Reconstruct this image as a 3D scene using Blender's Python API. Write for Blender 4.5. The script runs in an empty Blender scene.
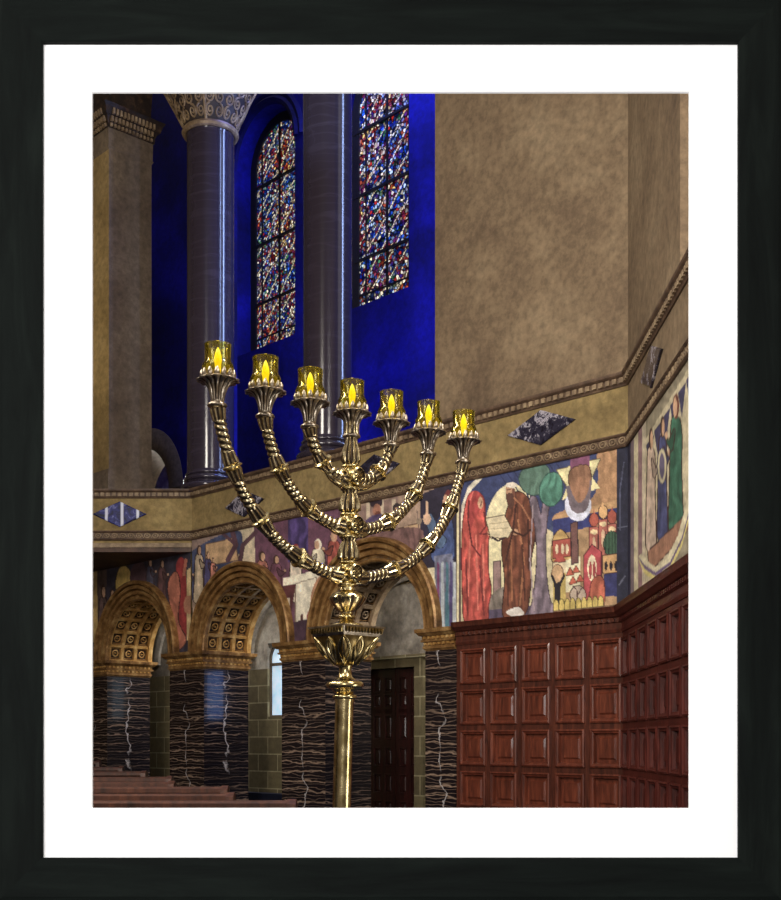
import bpy, bmesh, math, random
import numpy as np
from mathutils import Vector, Matrix
random.seed(7); rng = np.random.RandomState(5)
PI = math.pi; sin = math.sin; cos = math.cos
col = bpy.context.scene.collection
EYE = 1.6; F = 1200.0; CX = 390.0; HY = 742.0
# ------------------------------------------------------------------ frames of the building
C2 = (2.995, 15.10)
D = (-0.6869, 0.7267)      # along the arcade wall, leftwards and away
N = (0.7267, 0.6869)       # behind the arcade wall
DB = (-0.0267, -0.99964)   # along the right wall, towards the viewer
NB = (0.99964, -0.0267)
def WA(t, u, z): return (C2[0]+D[0]*t+N[0]*u, C2[1]+D[1]*t+N[1]*u, z+EYE)
def WB(s, u, z): return (C2[0]+DB[0]*s+NB[0]*u, C2[1]+DB[1]*s+NB[1]*u, z+EYE)
C1T = 9.68
C1 = WA(C1T, 0, 0)
def WC(s, u, z): return (C1[0]-s, C1[1]+u, z+EYE)   # gallery front, leftwards from the left corner
def WW(x, y, z): return (x, y, z)

class MB:
    def __init__(s): s.v = []; s.f = []; s.m = []
    def add(s, vs, fs, mi=0):
        o = len(s.v); s.v += [tuple(p) for p in vs]
        s.f += [tuple(o+i for i in f) for f in fs]; s.m += [mi]*len(fs); return s
    def box(s, W, a0, a1, b0, b1, c0, c1, mi=0):
        vs = [W(a, b, c) for c in (c0, c1) for b in (b0, b1) for a in (a0, a1)]
        return s.add(vs, [(0,1,3,2),(4,6,7,5),(0,4,5,1),(2,3,7,6),(0,2,6,4),(1,5,7,3)], mi)
    def hexa(s, pts, mi=0):
        return s.add(pts, [(0,1,3,2),(4,6,7,5),(0,4,5,1),(2,3,7,6),(0,2,6,4),(1,5,7,3)], mi)
    def lathe(s, c, prof, n=32, mod=None, W=None, mi=0, cap=True, tilt=None):
        vs = []; k = len(prof)
        for i, (r, z) in enumerate(prof):
            for j in range(n):
                a = 2*PI*j/n; rr = r*(mod(i, a) if mod else 1)
                vs.append((c[0]+rr*cos(a), c[1]+rr*sin(a), c[2]+z))
        fs = [(i*n+j, i*n+(j+1) % n, (i+1)*n+(j+1) % n, (i+1)*n+j) for i in range(k-1) for j in range(n)]
        if cap: fs += [tuple(range(n))[::-1], tuple((k-1)*n+j for j in range(n))]
        return s.add(vs, fs, mi)
    def tube(s, pts, rad, n=8, mod=None, mi=0, closed=False):
        P = [Vector(p) for p in pts]; k = len(P); vs = []
        R = rad if hasattr(rad, '__len__') else [rad]*k
        nrm = None
        for i in range(k):
            if closed: T = (P[(i+1) % k]-P[i-1])
            else: T = P[min(i+1, k-1)]-P[max(i-1, 0)]
            if T.length < 1e-9: T = Vector((0,0,1))
            T.normalize()
            if nrm is None:
                up = Vector((0,0,1)) if abs(T.z) < .9 else Vector((0,1,0)); nrm = T.cross(up).normalized()
            nrm = (nrm-T*nrm.dot(T)).normalized(); b = T.cross(nrm)
            for j in range(n):
                a = 2*PI*j/n; r = R[i]*(mod(i, a) if mod else 1)
                vs.append(tuple(P[i]+(nrm*cos(a)+b*sin(a))*r))
        kk = k if closed else k-1
        fs = [(i*n+j, i*n+(j+1) % n, ((i+1) % k)*n+(j+1) % n, ((i+1) % k)*n+j) for i in range(kk) for j in range(n)]
        if not closed: fs += [tuple(range(n))[::-1], tuple((k-1)*n+j for j in range(n))]
        return s.add(vs, fs, mi)
    def extrude(s, W, prof, a0, a1, mi=0, n=1):       # prof: list of (u, z), swept along a
        k = len(prof); vs = [W(a0+(a1-a0)*i/n, u, z) for i in range(n+1) for (u, z) in prof]
        fs = [(i*k+j, i*k+(j+1) % k, (i+1)*k+(j+1) % k, (i+1)*k+j) for i in range(n) for j in range(k)]
        fs += [tuple(range(k))[::-1], tuple(n*k+j for j in range(k))]
        return s.add(vs, fs, mi)
    def ringsweep(s, W, tc, zc, prof, a0=0, a1=PI, n=48, mi=0):   # prof: (radius, u) swept round an arch
        k = len(prof); vs = []
        for i in range(n+1):
            a = a0+(a1-a0)*i/n
            for (r, u) in prof: vs.append(W(tc+r*cos(a), u, zc+r*sin(a)))
        fs = [(i*k+j, i*k+(j+1) % k, (i+1)*k+(j+1) % k, (i+1)*k+j) for i in range(n) for j in range(k)]
        fs += [tuple(range(k))[::-1], tuple(n*k+j for j in range(k))]
        return s.add(vs, fs, mi)
    def panel(s, W, a0, a1, c0, c1, loops, mi=0, bot=None):   # nested rectangles: (inset, u)
        vs = []
        for (ins, u) in loops:
            vs += [W(a0+ins, u, c0+ins), W(a1-ins, u, c0+ins), W(a1-ins, u, c1-ins), W(a0+ins, u, c1-ins)]
        k = len(loops); fs = [(i*4+j, i*4+(j+1) % 4, i*4+4+(j+1) % 4, i*4+4+j) for i in range(k-1) for j in range(4)]
        fs.append(tuple((k-1)*4+j for j in range(4)))
        return s.add(vs, fs, mi)

def obj(name, mb, mats, parent=None, smooth=False, fix=True, kind=None, label=None):
    me = bpy.data.meshes.new(name)
    off = parent['_o'] if parent is not None and '_o' in parent.keys() else (0,0,0)
    v = [(p[0]-off[0], p[1]-off[1], p[2]-off[2]) for p in mb.v]
    me.from_pydata(v, [], mb.f); me.validate()
    mats = mats if isinstance(mats, (list, tuple)) else [mats]
    for m in mats: me.materials.append(m)
    if len(me.polygons) == len(mb.m): me.polygons.foreach_set('material_index', mb.m)
    if fix:
        bm = bmesh.new(); bm.from_mesh(me); bmesh.ops.recalc_face_normals(bm, faces=bm.faces); bm.to_mesh(me); bm.free()
    if smooth:
        me.polygons.foreach_set('use_smooth', [True]*len(me.polygons))
        try: me.set_sharp_from_angle(angle=math.radians(42))
        except Exception: pass
    me.update()
    o = bpy.data.objects.new(name, me); col.objects.link(o)
    if parent is not None:
        o.parent = parent
        o['_o'] = off
    if kind: o['kind'] = kind
    if label: o['label'] = label
    return o
def struct(name, mb, mats, **k): return obj(name, mb, mats, kind='structure', **k)
def thing(name, label, cat, loc, group=None, kind=None):
    o = bpy.data.objects.new(name, None); col.objects.link(o); o.location = loc; o['_o'] = tuple(loc)
    o.empty_display_size = .1
    if kind: o['kind'] = kind
    else: o['label'] = label; o['category'] = cat
    if group: o['group'] = group
    return o
def tag(o, label, cat, group=None):
    o['label'] = label; o['category'] = cat
    if group: o['group'] = group
    return o

# ------------------------------------------------------------------ materials
def srgb(r, g, b):
    f = lambda c: (c/255/12.92) if c/255 <= .04045 else ((c/255+.055)/1.055)**2.4
    return (f(r), f(g), f(b), 1)
class NT:
    def __init__(s, name):
        s.mat = bpy.data.materials.new(name); s.mat.use_nodes = True; s.nt = s.mat.node_tree; s.nt.nodes.clear()
        s.out = s.n('ShaderNodeOutputMaterial')
    def n(s, t, **k):
        nd = s.nt.nodes.new(t)
        for a, b in k.items():
            if a.startswith('_'): nd.inputs[a[1:].replace('_', ' ')].default_value = b
            else: setattr(nd, a, b)
        return nd
    def l(s, a, b): s.nt.links.new(a, b)
    def coord(s, sc=(1,1,1), d=None):
        tc = s.n('ShaderNodeTexCoord')
        if d is None:
            m = s.n('ShaderNodeMapping'); m.inputs['Scale'].default_value = sc; s.l(tc.outputs['Object'], m.inputs[0]); return m.outputs[0]
        dt = s.n('ShaderNodeVectorMath', operation='DOT_PRODUCT'); dt.inputs[1].default_value = (d[0], d[1], 0)
        s.l(tc.outputs['Object'], dt.inputs[0])
        dn = s.n('ShaderNodeVectorMath', operation='DOT_PRODUCT'); dn.inputs[1].default_value = (-d[1], d[0], 0)
        s.l(tc.outputs['Object'], dn.inputs[0])
        sp = s.n('ShaderNodeSeparateXYZ'); s.l(tc.outputs['Object'], sp.inputs[0])
        cb = s.n('ShaderNodeCombineXYZ'); s.l(dt.outputs['Value'], cb.inputs[0]); s.l(sp.outputs[2], cb.inputs[1]); s.l(dn.outputs['Value'], cb.inputs[2])
        m = s.n('ShaderNodeMapping'); m.inputs['Scale'].default_value = sc; s.l(cb.outputs[0], m.inputs[0]); return m.outputs[0]
    def noise(s, v, scale, detail=4, rough=.6, dist=0):
        n = s.n('ShaderNodeTexNoise'); n.inputs['Scale'].default_value = scale; n.inputs['Detail'].default_value = detail
        n.inputs['Roughness'].default_value = rough; n.inputs['Distortion'].default_value = dist
        s.l(v, n.inputs['Vector']); return n
    def ramp(s, fac, stops, interp='LINEAR'):
        r = s.n('ShaderNodeValToRGB'); cr = r.color_ramp; cr.interpolation = interp
        while len(cr.elements) < len(stops): cr.elements.new(.5)
        for e, (p, c) in zip(cr.elements, stops): e.position = p; e.color = c if len(c) == 4 else (*c, 1)
        s.l(fac, r.inputs[0]); return r.outputs[0]
    def mix(s, a, b, fac, mode='MIX'):
        m = s.n('ShaderNodeMix', data_type='RGBA', blend_type=mode)
        for sock, val in ((m.inputs[0], fac), (m.inputs[6], a), (m.inputs[7], b)):
            if isinstance(val, (int, float, tuple)): sock.default_value = val
            else: s.l(val, sock)
        return m.outputs[2]
    def math(s, op, a, b=0, clamp=False):
        m = s.n('ShaderNodeMath', operation=op, use_clamp=clamp)
        for sock, val in ((m.inputs[0], a), (m.inputs[1], b)):
            if isinstance(val, (int, float)): sock.default_value = val
            else: s.l(val, sock)
        return m.outputs[0]
    def principled(s, color, rough=.5, metal=0, bump=None, bstr=.3, bdist=.02, spec=.5, coat=0, emis=None, es=0):
        p = s.n('ShaderNodeBsdfPrincipled')
        if isinstance(color, tuple): p.inputs['Base Color'].default_value = color
        else: s.l(color, p.inputs['Base Color'])
        if isinstance(rough, (int, float)): p.inputs['Roughness'].default_value = rough
        else: s.l(rough, p.inputs['Roughness'])
        p.inputs['Metallic'].default_value = metal
        p.inputs['Specular IOR Level'].default_value = spec
        p.inputs['Coat Weight'].default_value = coat
        if bump is not None:
            b = s.n('ShaderNodeBump'); b.inputs['Strength'].default_value = bstr; b.inputs['Distance'].default_value = bdist
            s.l(bump, b.inputs['Height']); s.l(b.outputs[0], p.inputs['Normal'])
        if emis is not None:
            if isinstance(emis, tuple): p.inputs['Emission Color'].default_value = emis
            else: s.l(emis, p.inputs['Emission Color'])
            p.inputs['Emission Strength'].default_value = es
        s.l(p.outputs[0], s.out.inputs[0]); s.p = p; return s.mat
M = {}
def plaster(name, c1, c2, c3, scale=.55, rough=.85):
    t = NT(name); v = t.coord()
    n1 = t.noise(v, scale, 6, .62, .3); n2 = t.noise(v, 9, 5, .7)
    c = t.ramp(n1.outputs[0], [(.3, c1), (.52, c2), (.72, c3)])
    g = t.ramp(n2.outputs[0], [(.35, (.62,.62,.62,1)), (.65, (1.25,1.22,1.18,1))])
    c = t.mix(c, g, .75, 'MULTIPLY')
    M[name] = t.principled(c, rough, bump=n2.outputs[0], bstr=.25, spec=.2)
plaster('tan_plaster', srgb(92,77,64), srgb(122,105,85), srgb(144,127,104))
plaster('frieze_plaster', srgb(112,96,66), srgb(140,122,84), srgb(160,142,100), .9)
plaster('grey_plaster', srgb(52,44,38), srgb(128,122,114), srgb(190,186,178), .9)
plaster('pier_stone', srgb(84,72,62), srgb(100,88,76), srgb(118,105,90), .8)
plaster('pier_stone_lit', srgb(112,94,62), srgb(134,114,78), srgb(152,132,96), .8)  # pier stone again, with the light on its left face put into the colour
plaster('blue_lit_plaster', srgb(2,3,36), srgb(8,9,104), srgb(20,20,168), .3, .7)  # blue light of the apse put into the plaster colour
plaster('carpet', srgb(14,18,34), srgb(18,22,42), srgb(24,28,52), 3)
t = NT('room_wall'); v = t.coord(); n = t.noise(v, 60, 3); M['room_wall'] = t.principled(t.ramp(n.outputs[0], [(.3, srgb(196,192,186)), (.7, srgb(204,200,194))]), .9, bump=n.outputs[0], bstr=.1)
def marble(name, d, base, line, vein, ls=1.0, coat=.4):
    t = NT(name); v = t.coord((1,1,1), d)
    n0 = t.noise(v, .9, 5, .62); 
    vm = t.n('ShaderNodeMapping'); t.l(v, vm.inputs[0]); vm.inputs['Scale'].default_value = (.35, 1, .35)
    w = t.n('ShaderNodeTexWave', wave_type='BANDS', bands_direction='Y', wave_profile='SIN')
    w.inputs['Scale'].default_value = 2.0*ls; w.inputs['Distortion'].default_value = 7.0; w.inputs['Detail'].default_value = 4
    w.inputs['Detail Scale'].default_value = 1.3; w.inputs['Detail Roughness'].default_value = .62; t.l(vm.outputs[0], w.inputs['Vector'])
    l1 = t.ramp(w.outputs[0], [(.0, (1,1,1,1)), (.045, (.25,.25,.25,1)), (.12, (0,0,0,1))])
    w2 = t.n('ShaderNodeTexWave', wave_type='BANDS', bands_direction='Y', wave_profile='SIN')
    w2.inputs['Scale'].default_value = 5.6*ls; w2.inputs['Distortion'].default_value = 8.0; w2.inputs['Detail'].default_value = 3
    w2.inputs['Detail Scale'].default_value = 1.1; t.l(vm.outputs[0], w2.inputs['Vector'])
    l2 = t.ramp(w2.outputs[0], [(.0, (.6,.6,.6,1)), (.08, (.1,.1,.1,1)), (.2, (0,0,0,1))])
    msk = t.ramp(n0.outputs[0], [(.38, (.25,.25,.25,1)), (.6, (1,1,1,1))])
    vv = t.n('ShaderNodeMapping'); t.l(v, vv.inputs[0]); vv.inputs['Scale'].default_value = (1.5, .35, 1.5)
    n1 = t.n('ShaderNodeTexWave', wave_type='BANDS', bands_direction='X'); n1.inputs['Scale'].default_value = .42; n1.inputs['Distortion'].default_value = 2.6; n1.inputs['Detail'].default_value = 6; n1.inputs['Detail Scale'].default_value = 4.5; n1.inputs['Detail Roughness'].default_value = .6
    t.l(v, n1.inputs['Vector']); n4 = t.noise(v, 2.2, 2)
    l3 = t.mix(t.ramp(n1.outputs[0], [(.0, (.8,.8,.8,1)), (.0015, (.25,.25,.25,1)), (.005, (0,0,0,1))]), t.ramp(n4.outputs[0], [(.42, (0,0,0,1)), (.56, (1,1,1,1))]), 1.0, 'MULTIPLY')
    c = t.mix(base, line, t.mix(l1, msk, 1.0, 'MULTIPLY'))
    c = t.mix(c, line, t.mix(l2, msk, 1.0, 'MULTIPLY'))
    c = t.mix(c, vein, l3)
    M[name] = t.principled(c, .17, coat=coat)
marble('black_marble', D, srgb(25,20,24), srgb(146,124,108), srgb(190,184,186))
marble('black_marble_jamb', N, srgb(20,18,26), srgb(130,110,98), srgb(190,184,190))
marble('column_marble', D, srgb(44,38,50), srgb(54,48,62), srgb(50,44,58), .4)
t = NT('inlay_marble'); v = t.coord((1,1,1), D); n = t.noise(v, 4.5, 6, .7, .4)
M['inlay_marble'] = t.principled(t.ramp(n.outputs[0], [(.4, srgb(22,20,34)), (.53, srgb(48,46,62)), (.58, srgb(175,170,182)), (.64, srgb(70,66,84))]), .2)
t = NT('inlay_marble_blue'); v = t.coord((1,1,1)); n = t.noise(v, 5, 6, .7, 1)
w = t.n('ShaderNodeTexWave', bands_direction='X'); w.inputs['Scale'].default_value = 1.05; w.inputs['Distortion'].default_value = 1; t.l(v, w.inputs[0])
M['inlay_marble_blue'] = t.principled(t.mix(t.ramp(n.outputs[0], [(.4, srgb(14,14,50)), (.55, srgb(40,46,120)), (.62, srgb(110,112,165))]), srgb(210,215,235), t.ramp(w.outputs[0], [(.88, (0,0,0,1)), (.97, (1,1,1,1))])), .35, spec=.15)
def wood(name, a, b, c, d=D, rough=.32, coat=.3):
    t = NT(name); v = t.coord((9, 1.1, 9), d); n = t.noise(v, 2.2, 6, .65, .6)
    v2 = t.coord(); n2 = t.noise(v2, 1.2, 3)
    cc = t.ramp(n.outputs[0], [(.3, a), (.52, b), (.74, c)])
    cc = t.mix(cc, t.ramp(n2.outputs[0], [(.3, (.6,.55,.55,1)), (.7, (1.25,1.2,1.2,1))]), .7, 'MULTIPLY')
    M[name] = t.principled(cc, rough, bump=n.outputs[0], bstr=.12, coat=coat)
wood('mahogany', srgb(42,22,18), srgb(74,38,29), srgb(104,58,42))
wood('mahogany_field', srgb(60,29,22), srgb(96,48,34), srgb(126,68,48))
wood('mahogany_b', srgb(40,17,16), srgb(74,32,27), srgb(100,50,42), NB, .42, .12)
wood('door_wood', srgb(20,8,8), srgb(44,18,17), srgb(66,28,26))
wood('pew_wood', srgb(34,17,11), srgb(66,36,24), srgb(94,56,38), (0,1), .45, .1)
wood('frame_wood_v', srgb(5,8,7), srgb(11,16,14), srgb(19,25,22), (1,0), .8, 0); M['frame_wood_v'].node_tree.nodes['Principled BSDF'].inputs['Specular IOR Level'].default_value = .1
t = NT('frame_wood_h'); v = t.coord((1.1, 9, 9), (1,0)); n = t.noise(v, 2.2, 6, .65, .6)
M['frame_wood_h'] = t.principled(t.ramp(n.outputs[0], [(.3, srgb(5,8,7)), (.52, srgb(11,16,14)), (.74, srgb(19,25,22))]), .8, bump=n.outputs[0], bstr=.12, spec=.1)
t = NT('mat_board'); v = t.coord(); n = t.noise(v, 300, 2)
M['mat_board'] = t.principled(t.ramp(n.outputs[0], [(.3, (.93,.93,.93,1)), (.7, (.96,.96,.96,1))]), .9, spec=.1)
def gild(name, a, b, c, rough=.45, metal=.35, sc=5):
    t = NT(name); v = t.coord(); n = t.noise(v, sc, 6, .7); n2 = t.noise(v, 40, 3)
    M[name] = t.principled(t.ramp(n.outputs[0], [(.32, a), (.52, b), (.7, c)]), rough, metal, bump=n2.outputs[0], bstr=.35, bdist=.01)
gild('gilt', srgb(80,54,30), srgb(138,102,60), srgb(186,154,104))
gild('gilt_pale', srgb(126,88,44), srgb(176,136,78), srgb(214,184,128))
gild('coffer_dark', srgb(26,18,14), srgb(50,36,26), srgb(84,62,42), .7, 0)
gild('cornice', srgb(88,72,56), srgb(132,112,88), srgb(170,150,120), .6, 0)
gild('cornice_dark', srgb(46,30,24), srgb(74,50,40), srgb(98,72,56), .6, 0)
gild('cornice_mid', srgb(54,40,32), srgb(86,66,52), srgb(116,94,74), .6, 0)
gild('dark_bronze', srgb(18,12,10), srgb(40,28,22), srgb(78,56,38), .6, .1, 9)
gild('capital_ground', srgb(22,15,18), srgb(36,26,28), srgb(54,40,38), .6, 0)
gild('capital_gold', srgb(80,62,48), srgb(122,102,78), srgb(168,146,114), .5, .2)
t = NT('brass'); v = t.coord(); n = t.noise(v, 18, 4); n2 = t.noise(v, 120, 2)
M['brass'] = t.principled(t.ramp(n.outputs[0], [(.3, srgb(176,156,104)), (.6, srgb(226,208,158))]), t.ramp(n.outputs[0], [(.3, (.16,.16,.16,1)), (.7, (.3,.3,.3,1))]), 1, bump=n2.outputs[0], bstr=.06, bdist=.004)
t = NT('brass_ornate'); v = t.coord(); n = t.noise(v, 55, 4, .6); vo = t.n('ShaderNodeTexVoronoi'); vo.inputs['Scale'].default_value = 75; t.l(v, vo.inputs['Vector'])
M['brass_ornate'] = t.principled(t.ramp(n.outputs[0], [(.3, srgb(128,110,78)), (.5, srgb(196,178,138)), (.68, srgb(232,218,184))]), .24, 1)
t = NT('old_bronze'); v = t.coord(); n = t.noise(v, 45, 4, .6)
M['old_bronze'] = t.principled(t.ramp(n.outputs[0], [(.3, srgb(120,106,94)), (.6, srgb(200,186,166))]), .3, 1)
gild('groove_shade', srgb(34,24,18), srgb(58,44,32), srgb(84,66,46), .45, .5, 20)  # shade in the grooves, painted as a darker metal
t = NT('brass_field'); v = t.coord(); n = t.noise(v, 30, 4)
M['brass_field'] = t.principled(t.ramp(n.outputs[0], [(.3, srgb(92,76,46)), (.6, srgb(150,130,88))]), .3, 1)
# stone blocks
t = NT('stone_blocks'); v = t.coord((1,1,1), D); b = t.n('ShaderNodeTexBrick'); t.l(v, b.inputs['Vector'])
b.inputs['Scale'].default_value = 1.0; b.inputs['Brick Width'].default_value = .62; b.inputs['Row Height'].default_value = .34; b.inputs['Mortar Size'].default_value = .012
b.inputs['Color1'].default_value = srgb(86,76,52); b.inputs['Color2'].default_value = srgb(108,98,70); b.inputs['Mortar'].default_value = srgb(150,142,112)
n = t.noise(v, 7, 5, .7)
M['stone_blocks'] = t.principled(t.mix(b.outputs[0], t.ramp(n.outputs[0], [(.3, (.6,.6,.6,1)), (.7, (1.2,1.2,1.2,1))]), .8, 'MULTIPLY'), .8, bump=n.outputs[0], bstr=.3)
# painted mural (colour lives on the mesh)
t = NT('mural_paint'); a = t.n('ShaderNodeAttribute'); a.attribute_name = 'paint'; v = t.coord(); n = t.noise(v, 12, 5, .7)
M['mural_paint'] = t.principled(t.mix(a.outputs['Color'], t.ramp(n.outputs[0], [(.3, (.72,.72,.72,1)), (.7, (1.2,1.2,1.2,1))]), .8, 'MULTIPLY'), .75, spec=.2)
# stained glass
def stained(name, seed, es, gs):
    t = NT(name); v = t.coord((1,1,1), D)
    mp = t.n('ShaderNodeMapping'); t.l(v, mp.inputs[0]); mp.inputs['Location'].default_value = (seed, 0, 0); mp.inputs['Scale'].default_value = (1, 1, 0)
    vo = t.n('ShaderNodeTexVoronoi'); vo.inputs['Scale'].default_value = gs; t.l(mp.outputs[0], vo.inputs['Vector'])
    ve = t.n('ShaderNodeTexVoronoi', feature='DISTANCE_TO_EDGE'); ve.inputs['Scale'].default_value = gs; t.l(mp.outputs[0], ve.inputs['Vector'])
    sp = t.n('ShaderNodeSeparateColor'); t.l(vo.outputs['Color'], sp.inputs[0])
    big = t.noise(mp.outputs[0], 1.6, 2)
    cool = t.ramp(sp.outputs[0], [(0, srgb(16,34,120)), (.22, srgb(40,90,190)), (.36, srgb(180,205,215)), (.48, srgb(12,18,60)), (.6, srgb(170,40,36)), (.7, srgb(236,226,190)), (.8, srgb(40,60,110)), (.92, srgb(60,120,80))], 'CONSTANT')
    warm = t.ramp(sp.outputs[0], [(0, srgb(120,30,26)), (.2, srgb(225,190,110)), (.34, srgb(30,60,150)), (.46, srgb(200,90,50)), (.58, srgb(20,20,40)), (.7, srgb(240,230,210)), (.82, srgb(70,110,160)), (.92, srgb(150,60,80))], 'CONSTANT')
    c = t.mix(cool, warm, t.ramp(big.outputs[0], [(.45, (0,0,0,1)), (.58, (1,1,1,1))]))
    c = t.mix(c, t.ramp(sp.outputs[1], [(0, (.15,.15,.15,1)), (.5, (.7,.7,.7,1)), (1, (1.3,1.3,1.3,1))]), 1.0, 'MULTIPLY')
    # medallion rings
    wv = t.n('ShaderNodeTexWave', wave_type='BANDS', bands_direction='DIAGONAL'); wv.inputs['Scale'].default_value = 1.4; wv.inputs['Distortion'].default_value = 2.5; t.l(mp.outputs[0], wv.inputs['Vector'])
    c = t.mix(c, srgb(232,220,176), t.ramp(wv.outputs[0], [(0, (.8,.8,.8,1)), (.03, (.4,.4,.4,1)), (.06, (0,0,0,1))]))
    c = t.mix((0,0,0,1), c, t.ramp(ve.outputs[0], [(.05, (0,0,0,1)), (.14, (1,1,1,1))]))
    M[name] = t.principled(c, .3, emis=c, es=es)
stained('stained_glass', 0, .95, 16); stained('stained_glass_far', 7.3, .95, 21)
t = NT('lead'); v = t.coord(); n = t.noise(v, 20); M['lead'] = t.principled(t.ramp(n.outputs[0], [(.3, srgb(10,9,9)), (.7, srgb(26,22,20))]), .6)
t = NT('pale_glass'); v = t.coord(); n = t.noise(v, 3); c = t.ramp(n.outputs[0], [(.3, srgb(150,180,205)), (.7, srgb(205,222,235))]); M['pale_glass'] = t.principled(c, .3, emis=c, es=.85)
t = NT('reflection_glow'); v = t.coord(); n = t.noise(v, 9, 4); c = t.ramp(n.outputs[0], [(.35, srgb(50,90,190)), (.65, srgb(170,200,250))]); M['reflection_glow'] = t.principled(c, .3, emis=c, es=3.2)  # glowing pane, added only to be reflected in the marble jamb
# amber votive glass
t = NT('amber_glass'); v = t.coord(); n = t.noise(v, 28, 3)
tr = t.n('ShaderNodeBsdfTransparent'); t.l(t.ramp(n.outputs[0], [(.42, srgb(250,250,238)), (.62, srgb(252,247,165))]), tr.inputs[0])
gl = t.n('ShaderNodeBsdfGlossy'); gl.inputs['Roughness'].default_value = .08; gl.inputs[0].default_value = (1,.95,.7,1)
df = t.n('ShaderNodeBsdfTranslucent'); df.inputs[0].default_value = srgb(235,215,40)
lw = t.n('ShaderNodeLayerWeight'); lw.inputs[0].default_value = .22
m1 = t.n('ShaderNodeMixShader'); m1.inputs[0].default_value = .09; t.l(tr.outputs[0], m1.inputs[1]); t.l(df.outputs[0], m1.inputs[2])
m2 = t.n('ShaderNodeMixShader'); t.l(lw.outputs['Fresnel'], m2.inputs[0]); t.l(m1.outputs[0], m2.inputs[1]); t.l(gl.outputs[0], m2.inputs[2]); t.l(m2.outputs[0], t.out.inputs[0]); M['amber_glass'] = t.mat
t = NT('candle_wax'); v = t.coord(); n = t.noise(v, 30); c = t.ramp(n.outputs[0], [(.3, srgb(240,205,30)), (.7, srgb(255,235,70))]); M['candle_wax'] = t.principled(c, .4, emis=c, es=.75)

# ------------------------------------------------------------------ room shell
floorZ = -EYE
m = MB(); m.add([(-16,-3,0),(10,-3,0),(10,34,0),(-16,34,0),(-16,-3,-.1),(10,-3,-.1),(10,34,-.1),(-16,34,-.1)], [(0,1,2,3),(7,6,5,4),(0,4,5,1),(1,5,6,2),(2,6,7,3),(3,7,4,0)])
struct('floor', m, M['carpet'])

R_IN = 1.14; SPR = 1.66; ARCH = [4.74, 8.15, 11.57]; TOPZ = 4.40
# wall with arched openings: solid pieces between + slices above each arch
def arch_wall(m, W, t0, t1, u0, u1, z0, z1, holes, n=20):
    # holes: (tc, r, zspring, zbottom)
    cur = t0
    for (tc, r, zs, zb) in sorted(holes):
        m.box(W, cur, tc-r, u0, u1, z0, z1)
        for i in range(n):
            a = tc-r*cos(PI*i/n); b = tc-r*cos(PI*(i+1)/n)
            ha = zs+r*sin(PI*i/n); hb = zs+r*sin(PI*(i+1)/n)
            m.hexa([W(a,u0,ha),W(b,u0,hb),W(a,u1,ha),W(b,u1,hb),W(a,u0,z1),W(b,u0,z1),W(a,u1,z1),W(b,u1,z1)])
        if zb > z0: m.box(W, tc-r, tc+r, u0, u1, z0, zb)
        cur = tc+r
    m.box(W, cur, t1, u0, u1, z0, z1)
m = MB(); arch_wall(m, WA, 0, 16.2, .03, .97, SPR-.02, 3.84, [(a, R_IN+.06, SPR, -9) for a in ARCH])
m.box(WA, 13.84, 17.5, .03, .97, floorZ, SPR)
m.box(WA, 0, 2.95, .03, .97, floorZ, SPR)
struct('wall_arcade', m, M['frieze_plaster'])
# frieze band above mural
m = MB(); m.box(WA, 0, 16.2, 0, .97, 3.80, 4.62)
struct('wall_frieze', m, M['frieze_plaster'])
m = MB(); m.box(WA, 0, 3.40, 0, .7, 4.60, 17)
struct('wall_upper_back', m, M['tan_plaster'])
m = MB(); m.box(WB, -.4, 3.05, 0, .5, 4.60, 17); m.box(WB, 3.05, 12.4, .35, .8, 4.6, 17); m.box(WB, -.4, 12.4, 0, .5, SPR, 4.62); m.box(WB, -.4, 12.4, .0, .5, floorZ, SPR)
struct('wall_right', m, M['tan_plaster'])
# left side wall, closing the room
m = MB(); m.box(WW, -9.6, -9.3, 2.65, 34, 0, EYE+17)
struct('wall_left', m, M['tan_plaster'])
# gallery floor behind the ledge
m = MB(); m.box(WA, 3.2, 20, .3, 4.2, 4.40, 4.60)
struct('floor_gallery', m, M['carpet'])
# apse wall with two windows and an arch opening
WIN = [(8.02, 1.00, 12.45, 8.45), (11.38, 1.0, 12.45, 8.40)]
m = MB(); arch_wall(m, WA, 3.0, 22, 3.0, 3.9, 4.6, 17, WIN+[(16.1, 1.15, 5.9, 4.6)], 24)
struct('wall_apse', m, M['blue_lit_plaster'])
# lit plaster behind the far arch
m = MB(); m.box(WA, 13.8, 18.5, 4.6, 4.7, 4.5, 8.2)
struct('wall_beyond_apse', m, M['grey_plaster'])
m = MB(); m.ringsweep(WA, 16.1, 5.9, [(1.12,3.9),(1.12,2.93),(1.3,2.9),(1.55,2.93),(1.62,2.99),(1.62,3.9)], n=36)
m.box(WA, 14.48, 14.98, 2.93, 3.9, 4.6, 5.9); m.box(WA, 17.22, 17.72, 2.93, 3.9, 4.6, 5.9)
o = obj('far_arch', m, M['pier_stone'], smooth=True); tag(o, 'grey stone arch in the dark blue-lit wall between square pier and left column', 'arch')
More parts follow.
